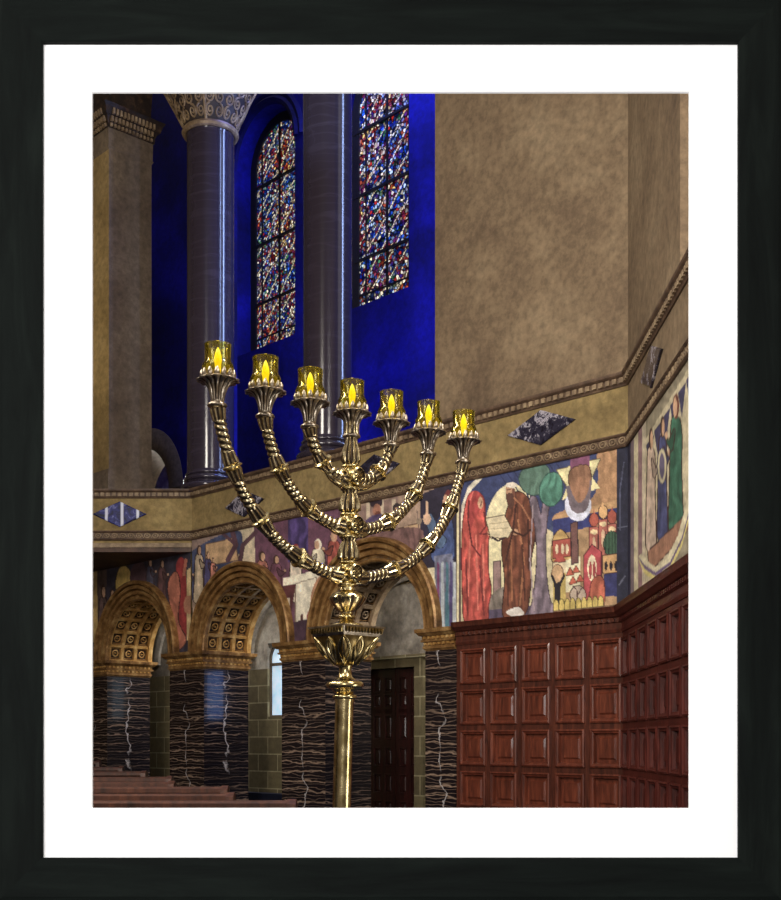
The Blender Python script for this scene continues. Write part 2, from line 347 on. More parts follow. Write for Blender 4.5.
# windows
def arch_outline(tc, r, zs, zb, n=20):
    return [(tc-r, zb)]+[(tc-r*cos(PI*i/n), zs+r*sin(PI*i/n)) for i in range(n+1)]+[(tc+r, zb)]
for i, (tc, r, zs, zb) in enumerate(WIN):
    w = thing('window_%d' % (i+1), None, None, WA(tc, 3.4, zb), kind='structure')
    pts = arch_outline(tc, r-.15, zs, zb+.08, 24); m = MB()
    m.add([WA(a, 3.40, z) for a, z in pts], [tuple(range(len(pts)))]); m.add([WA(a, 3.42, z) for a, z in pts], [tuple(range(len(pts)))])
    obj('stained_pane', m, M['stained_glass' if i == 0 else 'stained_glass_far'], w, fix=False)
    m = MB(); a = arch_outline(tc, r, zs, zb, 24); b = arch_outline(tc, r-.19, zs, zb+.14, 24); k = len(a)
    for q in range(k):
        q2 = (q+1) % k
        m.hexa([WA(a[q][0],3.36,a[q][1]),WA(a[q2][0],3.36,a[q2][1]),WA(b[q][0],3.36,b[q][1]),WA(b[q2][0],3.36,b[q2][1]),
                WA(a[q][0],3.46,a[q][1]),WA(a[q2][0],3.46,a[q2][1]),WA(b[q][0],3.46,b[q][1]),WA(b[q2][0],3.46,b[q2][1])])
    obj('window_frame', m, M['lead'], w)
    m = MB(); m.box(WA, tc-.02, tc+.02, 3.37, 3.40, zb, zs+r-.05); m.box(WA, tc-.62, tc-.60, 3.37, 3.40, zb, zs+.4); m.box(WA, tc+.60, tc+.62, 3.37, 3.40, zb, zs+.4)
    for z in (9.55, 10.83, 12.1): m.box(WA, tc-r+.05, tc+r-.05, 3.35, 3.40, z-.024, z+.024)
    m.box(WA, tc-r+.05, tc+r-.05, 3.38, 3.40, zb+.38, zb+.41)
    obj('glazing_bar', m, M['lead'], w)
    if i == 0: continue
    zl = 4.62
    m = MB(); m.ringsweep(WA, tc, zs, [(r, 3.0),(r+.02,2.93),(r+.1,2.9),(r+.16,2.95),(r+.24,2.92),(r+.3,3.0)], n=36)
    for sg in (1,): m.extrude(lambda a_, u_, z_, tc=tc, sg=sg: WA(tc+sg*z_, u_, a_), [(3.0,r),(2.93,r+.02),(2.9,r+.1),(2.95,r+.16),(2.92,r+.24),(3.0,r+.3)], zl, zs)
    obj('window_moulding', m, M['blue_lit_plaster'], w, smooth=True)

# upper cornice and guilloche band on both walls and gallery front
def cornice(m, W, a0, a1, z0=4.49, orn=1):
    m.extrude(W, [(0,z0),(-.02,z0),(-.03,z0+.02),(-.04,z0+.03),(-.04,z0+.10),(-.06,z0+.11),(-.085,z0+.13),(-.09,z0+.15),(-.09,z0+.165),(0,z0+.17)], a0, a1, 0)
    k = int((a1-a0)/.105)
    for i in range(k):
        a = a0+.03+i*.105; m.box(W, a, a+.065, -.068, -.035, z0+.035, z0+.098, 1)
def guilloche(m, W, a0, a1, z0=3.715):
    m.extrude(W, [(0.04,z0),(-.03,z0),(-.045,z0+.018),(-.03,z0+.034),(-.012,z0+.04),(-.012,z0+.14),(-.03,z0+.146),(-.045,z0+.162),(-.03,z0+.18),(.04,z0+.18)], a0, a1, 0)
    k = int((a1-a0)/.15)
    for i in range(k):
        a = a0+.075+i*.15
        m.tube([W(a+.048*cos(q*PI/5), -.02, z0+.09+.040*sin(q*PI/5)) for q in range(10)], .011, 5, mi=1, closed=True)
        m.box(W, a-.014, a+.014, -.032, -.01, z0+.078, z0+.102, 1)
        m.hexa([W(a+.055,-.03,z0+.05),W(a+.095,-.03,z0+.12),W(a+.065,-.03,z0+.045),W(a+.105,-.03,z0+.115),W(a+.055,-.01,z0+.05),W(a+.095,-.01,z0+.12),W(a+.065,-.01,z0+.045),W(a+.105,-.01,z0+.115)], 1)
LC = 4.6
def WC2(s, u, z): return WC(s, u, z)
for i, (W, a0, a1) in enumerate([(WA, 0, 9.75), (WB, 0, 7.0), (WC2, -.0, LC)]):
    m = MB(); cornice(m, W, a0, a1); struct('trim_%d' % (i+1), m, [M['cornice_mid'], M['cornice']])
    m = MB(); guilloche(m, W, a0, a1); struct('trim_%d' % (i+4), m, [M['cornice_mid'], M['cornice']])
# gallery front (fascia) crossing at left corner
m = MB()
def WCt(s): # back edge of the gallery front meets arcade wall
    x = C1[0]-s; t_ = (C2[0]-x)/-D[0]; return C2[1]+D[1]*t_
x0, y0 = C1[0], C1[1]; x1 = x0-LC; y1 = WCt(LC)
for (za, zb_, ov, mi) in ((3.66, 4.62, 0, 0), (3.58, 3.66, -.06, 2), (3.50, 3.58, -.03, 1)):
    P = [(x0, y0+ov), (x1, y0+ov), (x1, y1), (x0, y0+.01)]
    m.add([(p[0], p[1], za+EYE) for p in P]+[(p[0], p[1], zb_+EYE) for p in P], [(0,1,2,3),(7,6,5,4),(0,4,5,1),(1,5,6,2),(2,6,7,3),(3,7,4,0)], mi)
struct('wall_gallery_front', m, [M['frieze_plaster'], M['cornice_dark'], M['cornice']])

# marble lozenges set in the frieze
def lozenge(W, ac, zc, ha, hz, label, mat='inlay_marble'):
    m = MB(); b = 1.0
    P = [(ac-ha, zc), (ac, zc+hz), (ac+ha, zc), (ac, zc-hz)]
    Q = [(ac-ha*.93, zc), (ac, zc+hz*.93), (ac+ha*.93, zc), (ac, zc-hz*.93)]
    m.add([W(a, 0, z) for a, z in P]+[W(a, -.022, z) for a, z in P]+[W(a, -.03, z) for a, z in Q], [(0,1,5,4),(1,2,6,5),(2,3,7,6),(3,0,4,7),(4,5,9,8),(5,6,10,9),(6,7,11,10),(7,4,8,11),(8,9,10,11)])
    o = obj('marble_inlay', m, M[mat]); tag(o, label, 'inlay', 'marble lozenges along the frieze')
lozenge(WA, 1.40, 4.22, .585, .235, 'black and white veined marble lozenge right of the candelabrum, above the moonlit mural')
lozenge(WA, 4.70, 4.20, .57, .235, 'marble lozenge in the frieze partly behind the second branch from the right')
lozenge(WA, 8.05, 4.16, .57, .235, 'marble lozenge in the frieze behind the outermost left branch')
lozenge(WB, 1.60, 4.22, .62, .24, 'dark marble lozenge on the right-hand wall, foreshortened to a narrow slant')
lozenge(WC2, 1.33, 4.20, .50, .235, 'glossy blue and white marble lozenge on the gallery front at far left', 'inlay_marble_blue')

# ------------------------------------------------------------------ wood panelling
def panelling(W, ncol, pitch, label, mats, end):
    r = thing('wood_panelling', label, 'panelling', W(ncol*pitch/2, -.08, floorZ))
    top = 1.36; rows = 5; L = ncol*pitch
    m = MB(); rp = .575
    m.box(W, 0, end, -.10, .0, floorZ, floorZ+.12)
    m.box(W, 0, end, -.03, .0, floorZ, top)
    for i in range(rows+1):
        z = top-i*rp; m.box(W, 0, end, -.072, -.02, z-.045, z+.035)
    for j in range(ncol+1):
        a = min(j*pitch, end-.05); m.box(W, max(a-.045, 0), a+.045, -.0725, -.02, floorZ+.1, top+.03)
    obj('panel_frame', m, M[mats[0]], r)
    for i in range(rows):
        for j in range(ncol):
            z1 = top-i*rp-.045; z0 = z1-rp+.08; a0 = j*pitch+.045; a1 = a0+pitch-.09; m = MB()
            m.panel(W, a0, a1, z0, z1, [(0,-.03),(0,-.094),(.02,-.104),(.034,-.088),(.052,-.082),(.066,-.036),(.104,-.036),(.128,-.056)])
            obj('panel', m, M[mats[1]], r)
    m = MB()
    m.extrude(W, [(0,1.38),(-.085,1.38),(-.095,1.42),(-.085,1.44),(-.085,1.50),(-.10,1.51),(-.10,1.565),(-.13,1.58),(-.16,1.61),(-.185,1.63),(-.19,1.66),(-.20,1.70),(0,1.70)], 0, end, 0)
    for i in range(int(end/.1)): m.hexa([W(i*.1+.02,-.125,1.515),W(i*.1+.07,-.125,1.515),W(i*.1+.02,-.09,1.515),W(i*.1+.07,-.09,1.515),W(i*.1+.035,-.125,1.56),W(i*.1+.085,-.125,1.56),W(i*.1+.035,-.09,1.56),W(i*.1+.085,-.09,1.56)], 0)
    obj('cornice', m, M[mats[0]], r)
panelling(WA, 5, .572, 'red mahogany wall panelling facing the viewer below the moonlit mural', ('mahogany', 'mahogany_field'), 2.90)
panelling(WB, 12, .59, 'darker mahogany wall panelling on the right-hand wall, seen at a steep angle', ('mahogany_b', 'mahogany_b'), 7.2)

# ------------------------------------------------------------------ piers
PIERS = [(2.965, 3.60, 'striped black marble pier between the doorway and the wood panelling'),
         (5.88, 7.01, 'striped black marble pier behind the candelabrum shaft, left of the doorway'),
         (9.29, 10.42, 'striped black marble pier between the two left arches'),
         (12.71, 13.84, 'striped black marble pier at far left behind the benches')]
for (a, b, lab) in PIERS:
    r = thing('marble_pier', lab, 'pier', WA((a+b)/2, .5, floorZ))
    m = MB(); m.box(WA, a, b, 0, 1.0, floorZ, 1.36); m.m = [0,0,0,0,1,1]
    obj('shaft', m, [M['black_marble'], M['black_marble_jamb']], r)
    m = MB()
    lay = [(1.34,.0,1.37,.02),(1.37,.03,1.41,.03),(1.41,.015,1.47,.02),(1.47,.05,1.50,.055),(1.50,.035,1.56,.04),(1.56,.07,1.60,.10),(1.60,.115,1.66,.12)]
    for (z0, e0, z1, e1) in lay:
        P = []
        for z, e in ((z0, e0), (z1, e1)):
            lo = a-e if a > 3 else a
            P += [WA(lo,-e,z),WA(b+e,-e,z),WA(lo,1+e,z),WA(b+e,1+e,z)]
        m.hexa(P, 0)
    lo = a if a > 3 else a+.02
    k = int((b-lo)/.09)
    for z, e, h in ((1.425,.02,.035),(1.51,.04,.04)):
        for i in range(k+1):
            q = lo+i*(b-lo-.05)/k; m.box(WA, q, q+.045, -e-.022, -e+.01, z, z+h, 1)
        for i in range(11):
            q = i*.092; m.box(WA, a-e-.022, a-e+.01, q, q+.045, z, z+h, 1)
    obj('impost', m, [M['gilt'], M['gilt_pale']], r)

# ------------------------------------------------------------------ arches
for (tc, lab) in zip(ARCH+[14.99], ['gilded moulded arch over the wooden door, behind the candelabrum', 'gilded moulded arch with coffered soffit in the middle of the arcade', 'gilded moulded arch with coffered soffit, furthest left in view', 'x']):
    if lab == 'x': continue
    r = thing('arcade_arch', lab, 'arch', WA(tc, .5, SPR))
    m = MB(); m.ringsweep(WA, tc, SPR, [(1.12,.04),(1.12,-.02),(1.14,-.04),(1.17,-.035),(1.18,.0),(1.225,.0),(1.23,-.055),(1.29,-.06),(1.30,-.015),(1.325,-.015),(1.33,-.09),(1.39,-.095),(1.40,-.05),(1.415,-.05),(1.42,-.125),(1.46,-.14),(1.49,-.12),(1.50,.04)], n=56)
    obj('archivolt', m, M['gilt'], r, smooth=True)
    m = MB()
    m.ringsweep(WA, tc, SPR, [(1.19,.03),(1.21,.03),(1.21,1.0),(1.19,1.0)], n=56, mi=1)
    nb = 12
    for u0 in (0.0, .30, .61, .92): m.ringsweep(WA, tc, SPR, [(1.13,u0+.0),(1.2,u0),(1.2,u0+.07),(1.13,u0+.07)], n=56, mi=0)
    m.ringsweep(WA, tc, SPR, [(1.10,.93),(1.2,.93),(1.2,1.03),(1.24,1.06),(1.10,1.03)], n=56, mi=0)
    for i in range(nb+1):
        a = PI*i/nb; m.ringsweep(WA, tc, SPR, [(1.13,.03),(1.2,.03),(1.2,.97),(1.13,.97)], a-.025, a+.025, 2, 0)
    for i in range(nb):
        a = PI*(i+.5)/nb
        for q in range(3):
            uc = .195+q*.308
            rad = lambda rr, du, da: WA(tc+rr*cos(a+da/1.15), uc+du, SPR+rr*sin(a+da/1.15))
            # inner frame and rosette
            m.tube([rad(1.165, .062*cos(w*PI/5), .062*sin(w*PI/5)) for w in range(10)], .013, 5, mi=0, closed=True)
            m.tube([rad(1.19,0,0), rad(1.14,0,0)], [.024,.012], 6, mi=0)
            for sx, sy, ex, ey in ((-.1,-.1,.1,-.1),(.1,-.1,.1,.1),(.1,.1,-.1,.1),(-.1,.1,-.1,-.1)):
                m.tube([rad(1.175,sx,sy), rad(1.175,ex,ey)], .008, 4, mi=2)
    obj('coffered_soffit', m, [M['gilt_pale'] if tc > 5 else M['cornice'], M['coffer_dark'], M['gilt']], r)

# ------------------------------------------------------------------ passage behind the arcade
m = MB(); arch_wall(m, WA, 2.0, 17, 2.0, 2.3, floorZ, 1.45, [], 8)
DT0, DT1, DZ = 5.80, 7.12, 1.30
m = MB(); m.box(WA, 2.0, DT0, 2.0, 2.3, floorZ, 1.45); m.box(WA, DT1, 9.30, 2.0, 2.3, floorZ, 1.45); m.box(WA, DT0, DT1, 2.0, 2.3, DZ, 1.45)
m.box(WA, 9.30, 10.0, 2.0, 2.3, floorZ, .5); m.box(WA, 10.0, 17, 2.0, 2.3, floorZ, 1.45)
m.box(WA, 3.0, 3.4, 1.0, 2.0, floorZ, 3.4)
struct('wall_passage', m, M['stone_blocks'])
m = MB(); m.box(WA, 2.0, 9.30, 2.0, 2.3, 1.45, 4.4); m.box(WA, 10.0, 17, 2.0, 2.3, 1.45, 4.4); m.box(WA, 9.3, 10.0, 2.0, 2.3, 1.95, 4.4)
m.box(WA, 2, 17, .97, 2.3, 3.4, 3.5)
struct('wall_passage_plaster', m, M['grey_plaster'])
# cross ribs of the passage vault
for i, tc in enumerate(ARCH):
    m = MB(); m.ringsweep(WA, tc+1.2, 1.70, [(1.10,1.94),(1.22,1.90),(1.34,1.94),(1.34,2.02),(1.10,2.02)], n=36)
    struct('trim_%d' % (i+10), m, M['grey_plaster'], smooth=True)
# lintel and plinth
m = MB(); m.box(WA, DT0-.22, DT1+.2, 1.93, 2.02, DZ, DZ+.16); m.box(WA, DT0-.26, DT1+.2, 1.88, 2.02, DZ+.16, DZ+.21); m.box(WA, DT0-.22, DT0, 1.93, 2.02, floorZ, DZ)
struct('trim_7', m, M['stone_blocks'])
m = MB(); m.box(WA, 7.3, 16, 1.7, 2.0, floorZ, -1.0)
struct('baseboard_passage', m, M['carpet'])
# small arched window in the passage
w = thing('window_3', None, None, WA(9.65, 2.1, .5), kind='structure')
m = MB(); pts = arch_outline(9.65, .33, 1.62, .5, 12); m.add([WA(a, 2.1, z) for a, z in pts], [tuple(range(len(pts)))]); obj('window_pane', m, M['pale_glass'], w, fix=False)
m = MB(); m.box(WA, 9.3, 10.0, 2.06, 2.09, 1.5, 1.56); m.box(WA, 9.3, 10, 2.06, 2.09, .5, .53)
for sg in (-1, 1): m.box(WA, 9.65+sg*.34-.012, 9.65+sg*.34+.012, 2.05, 2.1, .5, 1.62)
m.ringsweep(WA, 9.65, 1.62, [(.33,2.05),(.36,2.05),(.36,2.1),(.33,2.1)], n=14)
obj('window_frame', m, M['pier_stone'], w)
m = MB(); m.box(WA, 7.12, 8.0, 1.5, 2.0, floorZ, 3.4); struct('wall_added_block', m, M['stone_blocks'])  # added block, hidden by the pier, that carries the reflected pane
M['mahogany_b'].node_tree.nodes['Principled BSDF'].inputs['Specular IOR Level'].default_value = .2
w = thing('window_4', None, None, WA(7.55, 1.48, .45), kind='structure')  # added out of sight to give the blue reflection on the jamb
m = MB(); m.box(WA, 7.27, 7.85, 1.47, 1.5, .46, 1.42); obj('window_pane', m, M['reflection_glow'], w)
m = MB()
for q in (7.24, 7.85): m.box(WA, q, q+.03, 1.45, 1.5, .43, 1.45)
for q in (.43, 1.42): m.box(WA, 7.24, 7.88, 1.45, 1.5, q, q+.03)
obj('window_frame', m, M['pier_stone'], w)
# door
w = thing('door_1', None, None, WA((DT0+DT1)/2, 2.1, floorZ), kind='structure')
mid = (DT0+DT1)/2
m = MB(); m.box(WA, DT0, DT1, 2.12, 2.2, DZ-.78, DZ-.72); obj('transom', m, M['door_wood'], w)
for (a0, a1) in ((DT0, mid-.005), (mid+.005, DT1)):
    m = MB(); m.box(WA, a0, a1, 2.15, 2.2, floorZ, DZ)
    for z in (floorZ+.05, floorZ+.62, floorZ+1.10, floorZ+1.58, DZ-.75, DZ-.08): m.box(WA, a0, a1, 2.12, 2.16, z-.06, z+.06)
    for q in (a0, (a0+a1)/2-.04, a1-.08): m.box(WA, q, q+.08, 2.119, 2.16, floorZ, DZ)
    lf = obj('door_leaf', m, M['door_wood'], w)
    zs_ = [floorZ+.11, floorZ+.56, floorZ+1.04, floorZ+1.52, DZ-.81, DZ-.14]
    m = MB()
    for z0, z1 in ((floorZ+.11, floorZ+.56), (floorZ+.68, floorZ+1.04), (floorZ+1.16, floorZ+1.52), (floorZ+1.64, DZ-.81), (DZ-.69, DZ-.44), (DZ-.42, DZ-.14)):
        for q in (a0+.08, (a0+a1)/2+.04):
            q1 = q+(a1-a0)/2-.12; 
            m.panel(WA, q, q1, z0, z1, [(0,2.15),(0,2.12),(.02,2.115),(.03,2.14),(.05,2.14),(.065,2.125)])
    lf2 = obj('door_panel', m, M['door_wood'], lf)

# ------------------------------------------------------------------ polished columns on the ledge
def column(t_, u_, rad, lab):
    c = WA(t_, u_, 4.60); r = thing('marble_column', lab, 'column', c)
    m = MB(); m.lathe(c, [(rad*1.0,.42),(rad*1.0,.5),(rad,6.65),(rad*1.03,6.69)], 48); obj('shaft', m, M['column_marble'], r, smooth=True)
    m = MB(); pr = [(rad*1.16,0),(rad*1.16,.06)]
    def tor(z, h, r0, k=6): return [(r0+h/2*cos(-PI/2+PI*i/k), z+h/2+h/2*sin(-PI/2+PI*i/k)) for i in range(k+1)]
    pr += tor(.06,.12,rad*1.14)+[(rad*1.08,.19),(rad*1.05,.22)]+tor(.23,.08,rad*1.06)+[(rad*1.04,.33)]+tor(.34,.05,rad*1.02)+[(rad,.43)]
    m.lathe(c, pr, 48); obj('base', m, M['column_marble'], r, smooth=True)
    # capital: round neck flaring to a square block
    m = MB(); n = 64; rows = 14; vs = []
    def surf(a, f):       # f 0..1 up the bell
        ca, sa = cos(a), sin(a); sq = 1/max(abs(ca), abs(sa)); e = f**1.6
        flare = rad*(1.02+1.2*f**.8); rr = flare*((1-e)+e*(sq*.93))
        return (rr*ca, rr*sa, 6.69+.12+1.35*f)
    def wd(p): # local axes D/N to world
        return (c[0]+D[0]*p[0]+N[0]*p[1], c[1]+D[1]*p[0]+N[1]*p[1], c[2]+p[2])
    for i in range(rows+1):
        for j in range(n): vs.append(wd(surf(2*PI*j/n, i/rows)))
    fs = [(i*n+j, i*n+(j+1) % n, (i+1)*n+(j+1) % n, (i+1)*n+j) for i in range(rows) for j in range(n)]+[tuple(rows*n+j for j in range(n))]
    m.add(vs, fs); s0 = rad*2.2
    A = [wd((sx*s0*1.0, sy*s0*1.0, z)) for z in (8.16, 8.44) for sy in (-1, 1) for sx in (-1, 1)]; m.hexa(A)
    cp = obj('capital', m, M['capital_ground'], r, smooth=True)
    m = MB(); m.tube([wd((rad*1.08*cos(2*PI*i/40), rad*1.08*sin(2*PI*i/40), 6.75)) for i in range(40)], .06, 8, closed=True)
    for i in range(4):
        a = PI/4+i*PI/2; m.tube([wd(tuple(q*(1.01 if k_ < 2 else 1) for k_, q in enumerate(surf(a, f/12)))) for f in range(13)], .028, 6)
    for face in range(4):
        for rw in range(6):
            for cl in range(5):
                ac = face*PI/2+(cl-2)*PI/10+(rw % 2)*.02; fc = .10+rw*.155; hand = 1 if (cl+rw) % 2 else -1
                P = []
                for q in range(22):
                    g = q/21; rr = 1-g*.86; th = g*3.4*PI*hand+PI/2
                    P.append(wd(tuple(v_*(1.012 if k_ < 2 else 1) for k_, v_ in enumerate(surf(ac+rr*.145*cos(th), max(0,min(1, fc+rr*.08*sin(th))))))))
                m.tube(P, [.021*(1-.4*q/21) for q in range(22)], 5)
    obj('scrollwork', m, M['capital_gold'], cp, smooth=True)
column(9.69, .42, .437, 'tall dark polished marble column behind the two left candles, carved capital at its top')
column(6.32, .42, .408, 'tall dark polished marble column behind the middle candles, between the stained glass windows')

# ------------------------------------------------------------------ square stone pier at far left
PCX, PCY = -5.225, 22.30
def WP(a, b, z): return (PCX+D[0]*a+N[0]*b, PCY+D[1]*a+N[1]*b, z+EYE)
r = thing('stone_pier', 'square brown stone pier with carved capital at the far left of the gallery', 'pier', WP(.6, .45, 4.62))
m = MB()
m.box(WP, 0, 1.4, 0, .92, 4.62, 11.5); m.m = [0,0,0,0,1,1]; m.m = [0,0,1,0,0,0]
obj('shaft', m, [M['pier_stone'], M['pier_stone_lit']], r)  # left face takes the lit stone tone
m = MB(); m.box(WP, -.03, 1.43, -.03, .95, 4.62, 5.0); m.box(WP, -.015, 1.415, -.015, .935, 5.0, 5.08)
obj('plinth', m, M['pier_stone'], r)
m = MB(); lay = [(11.02,.0,11.08,.03),(11.08,.015,11.42,.02),(11.42,.04,11.50,.05),(11.50,.04,11.62,.09),(11.62,.12,11.74,.16),(11.74,.16,11.80,.2)]
for (z0, e0, z1, e1) in lay:
    P = []
    for z, e in ((z0, e0), (z1, e1)): P += [WP(-e,-e,z),WP(1.4+e,-e,z),WP(-e,.92+e,z),WP(1.4+e,.92+e,z)]
    m.hexa(P, 2 if z0 < 11.1 else 0)
for z, e, h in ((11.43,.06,.06),(11.52,.09,.09),(11.63,.15,.1)):
    for i in range(12): q = i*.078; m.box(WP, -e-.02, -e+.03, q, q+.04, z, z+h, 1)
    for i in range(17): q = i*.082; m.box(WP, q, q+.04, -e-.02, -e+.03, z, z+h, 1)
obj('capital', m, [M['dark_bronze'], M['cornice'], M['pier_stone']], r)
m = MB(); m.box(WP, 0, 1.4, .02, .9, 11.8, 15.4)
for i in range(12):
    z0 = 11.8+i*.3; z1 = z0+.3; f = lambda z: ((z-11.8)/3.6)**2*1.3
    m.hexa([WP(.02,.88,z0),WP(1.38,.88,z0),WP(.02,.92+f(z0),z0),WP(1.38,.92+f(z0),z0),WP(.02,.88,z1),WP(1.38,.88,z1),WP(.02,.92+f(z1),z1),WP(1.38,.92+f(z1),z1)])
    g = lambda z: ((z-11.8)/3.6)**2*1.6
    m.hexa([WP(1.38,.04,z0),WP(1.4+g(z0),.04,z0),WP(1.38,.88,z0),WP(1.4+g(z0),.88,z0),WP(1.38,.04,z1),WP(1.4+g(z1),.04,z1),WP(1.38,.88,z1),WP(1.4+g(z1),.88,z1)])
obj('arch_springer', m, M['dark_bronze'], r)

# ------------------------------------------------------------------ painted murals: painter works in photo pixels, baked on the wall mesh
def cat(pts, k=6):
    n = len(pts); out = []
    for i in range(n):
        p0, p1, p2, p3 = [np.array(pts[(i+j-1) % n], float) for j in range(4)]
        for q in range(k):
            s = q/k; out.append(.5*((2*p1)+(-p0+p2)*s+(2*p0-5*p1+4*p2-p3)*s*s+(-p0+3*p1-3*p2+p3)*s**3))
    return out
def snoise(X, Y, sc):
    g = rng.rand(160, 160); x = (X/sc) % 158; y = (Y/sc) % 158; i = x.astype(int); j = y.astype(int); fx = x-i; fy = y-j; fx = fx*fx*(3-2*fx); fy = fy*fy*(3-2*fy)
    return (g[j,i]*(1-fx)+g[j,i+1]*fx)*(1-fy)+(g[j+1,i]*(1-fx)+g[j+1,i+1]*fx)*fy
class Paint:
    def __init__(s, X, Y, base):
        s.X = X; s.Y = Y; s.N1 = snoise(X, Y, 17); s.N2 = snoise(X, Y, 7); s.C = np.zeros(X.shape+(3,)); s.C[:] = srgb(*base)[:3]
    def inside(s, pts):
        ins = np.zeros(s.X.shape, bool); n = len(pts)
        for i in range(n):
            x1, y1 = pts[i]; x2, y2 = pts[(i+1) % n]
            if y1 == y2: continue
            c = ((y1 > s.Y) != (y2 > s.Y)) & (s.X < (x2-x1)*(s.Y-y1)/(y2-y1)+x1); ins ^= c
        return ins
    def poly(s, pts, c, smooth=False, fold=0, out=None):
        p = cat(pts) if smooth else pts
        if out: s.line(list(p)+[p[0]], out, .9)
        k = s.inside(p); cc = np.array(srgb(*c)[:3])
        if fold:
            x = s.X[k]; y = s.Y[k]; wv = s.N1[k]*9; sh = 1+fold*np.sin(x*.62+.05*y+wv)*(.5+s.N2[k])+fold*.7*np.sin(x*1.5-.07*y+wv*1.4)*s.N2[k]+fold*1.1*(s.N2[k]-.5)
            s.C[k] = cc*sh[:, None].clip(.3, 2)
        else: s.C[k] = cc
    def ell(s, cx, cy, rx, ry, c, out=None):
        if out: s.C[((s.X-cx)/(rx+.8))**2+((s.Y-cy)/(ry+.8))**2 < 1] = srgb(*out)[:3]
        s.C[((s.X-cx)/rx)**2+((s.Y-cy)/ry)**2 < 1] = srgb(*c)[:3]
    def line(s, pts, c, w=1.0):
        cc = srgb(*c)[:3]
        for (x1, y1), (x2, y2) in zip(pts[:-1], pts[1:]):
            L = max((x2-x1)**2+(y2-y1)**2, 1e-6); bx = (s.X > min(x1,x2)-w-1) & (s.X < max(x1,x2)+w+1) & (s.Y > min(y1,y2)-w-1) & (s.Y < max(y1,y2)+w+1)
            if not bx.any(): continue
            X = s.X[bx]; Y = s.Y[bx]; q = (((X-x1)*(x2-x1)+(Y-y1)*(y2-y1))/L).clip(0, 1)
            d = np.hypot(X-x1-q*(x2-x1), Y-y1-q*(y2-y1)) < w
            tmp = s.C[bx]; tmp[d] = cc; s.C[bx] = tmp
    def figure(s, x, top, bot, w, robe, skin=(206,160,124), hair=(70,40,30), face=1, fold=.25, out=(60,30,30)):
        h = bot-top; hd = h*.075
        s.poly([(x-w*.30,top+h*.17),(x+w*.28,top+h*.17),(x+w*.45,top+h*.32),(x+w*.40,top+h*.5),(x+w*.48,top+h*.75),(x+w*.5,bot),(x-w*.5,bot),(x-w*.5,top+h*.7),(x-w*.42,top+h*.4)], robe, True, fold, out)
        s.ell(x, top+hd, w*.24, hd*1.25, hair); s.ell(x+face*w*.07, top+hd*1.1, w*.16, hd*.95, skin)
        s.poly([(x+face*w*.1,top+h*.24),(x+face*w*.55,top+h*.33),(x+face*w*.75,top+h*.28),(x+face*w*.7,top+h*.34),(x+face*w*.3,top+h*.40)], tuple(int(q*.8) for q in robe), True, 0, out)
        s.ell(x+face*w*.75, top+h*.29, w*.12, h*.025, skin)
def mural(name, label, W, a0, a1, z0, z1, step, paint, base, cut=None, u=-.004, group=None):
    na = int((a1-a0)/step)+1; nz = int((z1-z0)/step)+1
    A, Z = np.meshgrid(np.linspace(a0, a1, na), np.linspace(z0, z1, nz)); o0 = np.array(W(0,u,0)); ea = np.array(W(1,u,0))-o0
    P = o0[None,None]+A[...,None]*ea; P[..., 2] += Z
    PX = CX+F*P[...,0]/P[...,1]; PY = HY-F*(P[...,2]-EYE)/P[...,1]
    pt = Paint(PX, PY, base); paint(pt)
    # dry brush variation
    nse = rng.rand(*PX.shape); pt.C *= (0.86+.28*nse)[...,None]
    pt.C *= (.72+.5*snoise(PX, PY, 5)+.25*(snoise(PX, PY, 14)-.3))[...,None]
    g_ = pt.C.mean(-1, keepdims=True); pt.C = pt.C*.76+g_*.24*np.array([1.08,1.0,.88])+.012
    idx = np.arange(na*nz).reshape(nz, na)
    F_ = np.stack([idx[:-1,:-1], idx[:-1,1:], idx[1:,1:], idx[1:,:-1]], -1).reshape(-1, 4)
    if cut is not None:
        ac = (A[:-1,:-1]+step/2).ravel(); zc = (Z[:-1,:-1]+step/2).ravel(); F_ = F_[~cut(ac, zc)]
    me = bpy.data.meshes.new(name); me.from_pydata(P.reshape(-1, 3).tolist(), [], F_.tolist())
    ca = me.color_attributes.new('paint', 'FLOAT_COLOR', 'POINT')
    ca.data.foreach_set('color', np.concatenate([pt.C.reshape(-1, 3), np.ones((na*nz, 1))], 1).astype(np.float32).ravel())
    me.materials.append(M['mural_paint']); me.update()
    o = bpy.data.objects.new(name, me); col.objects.link(o); tag(o, label, 'mural', group); return o
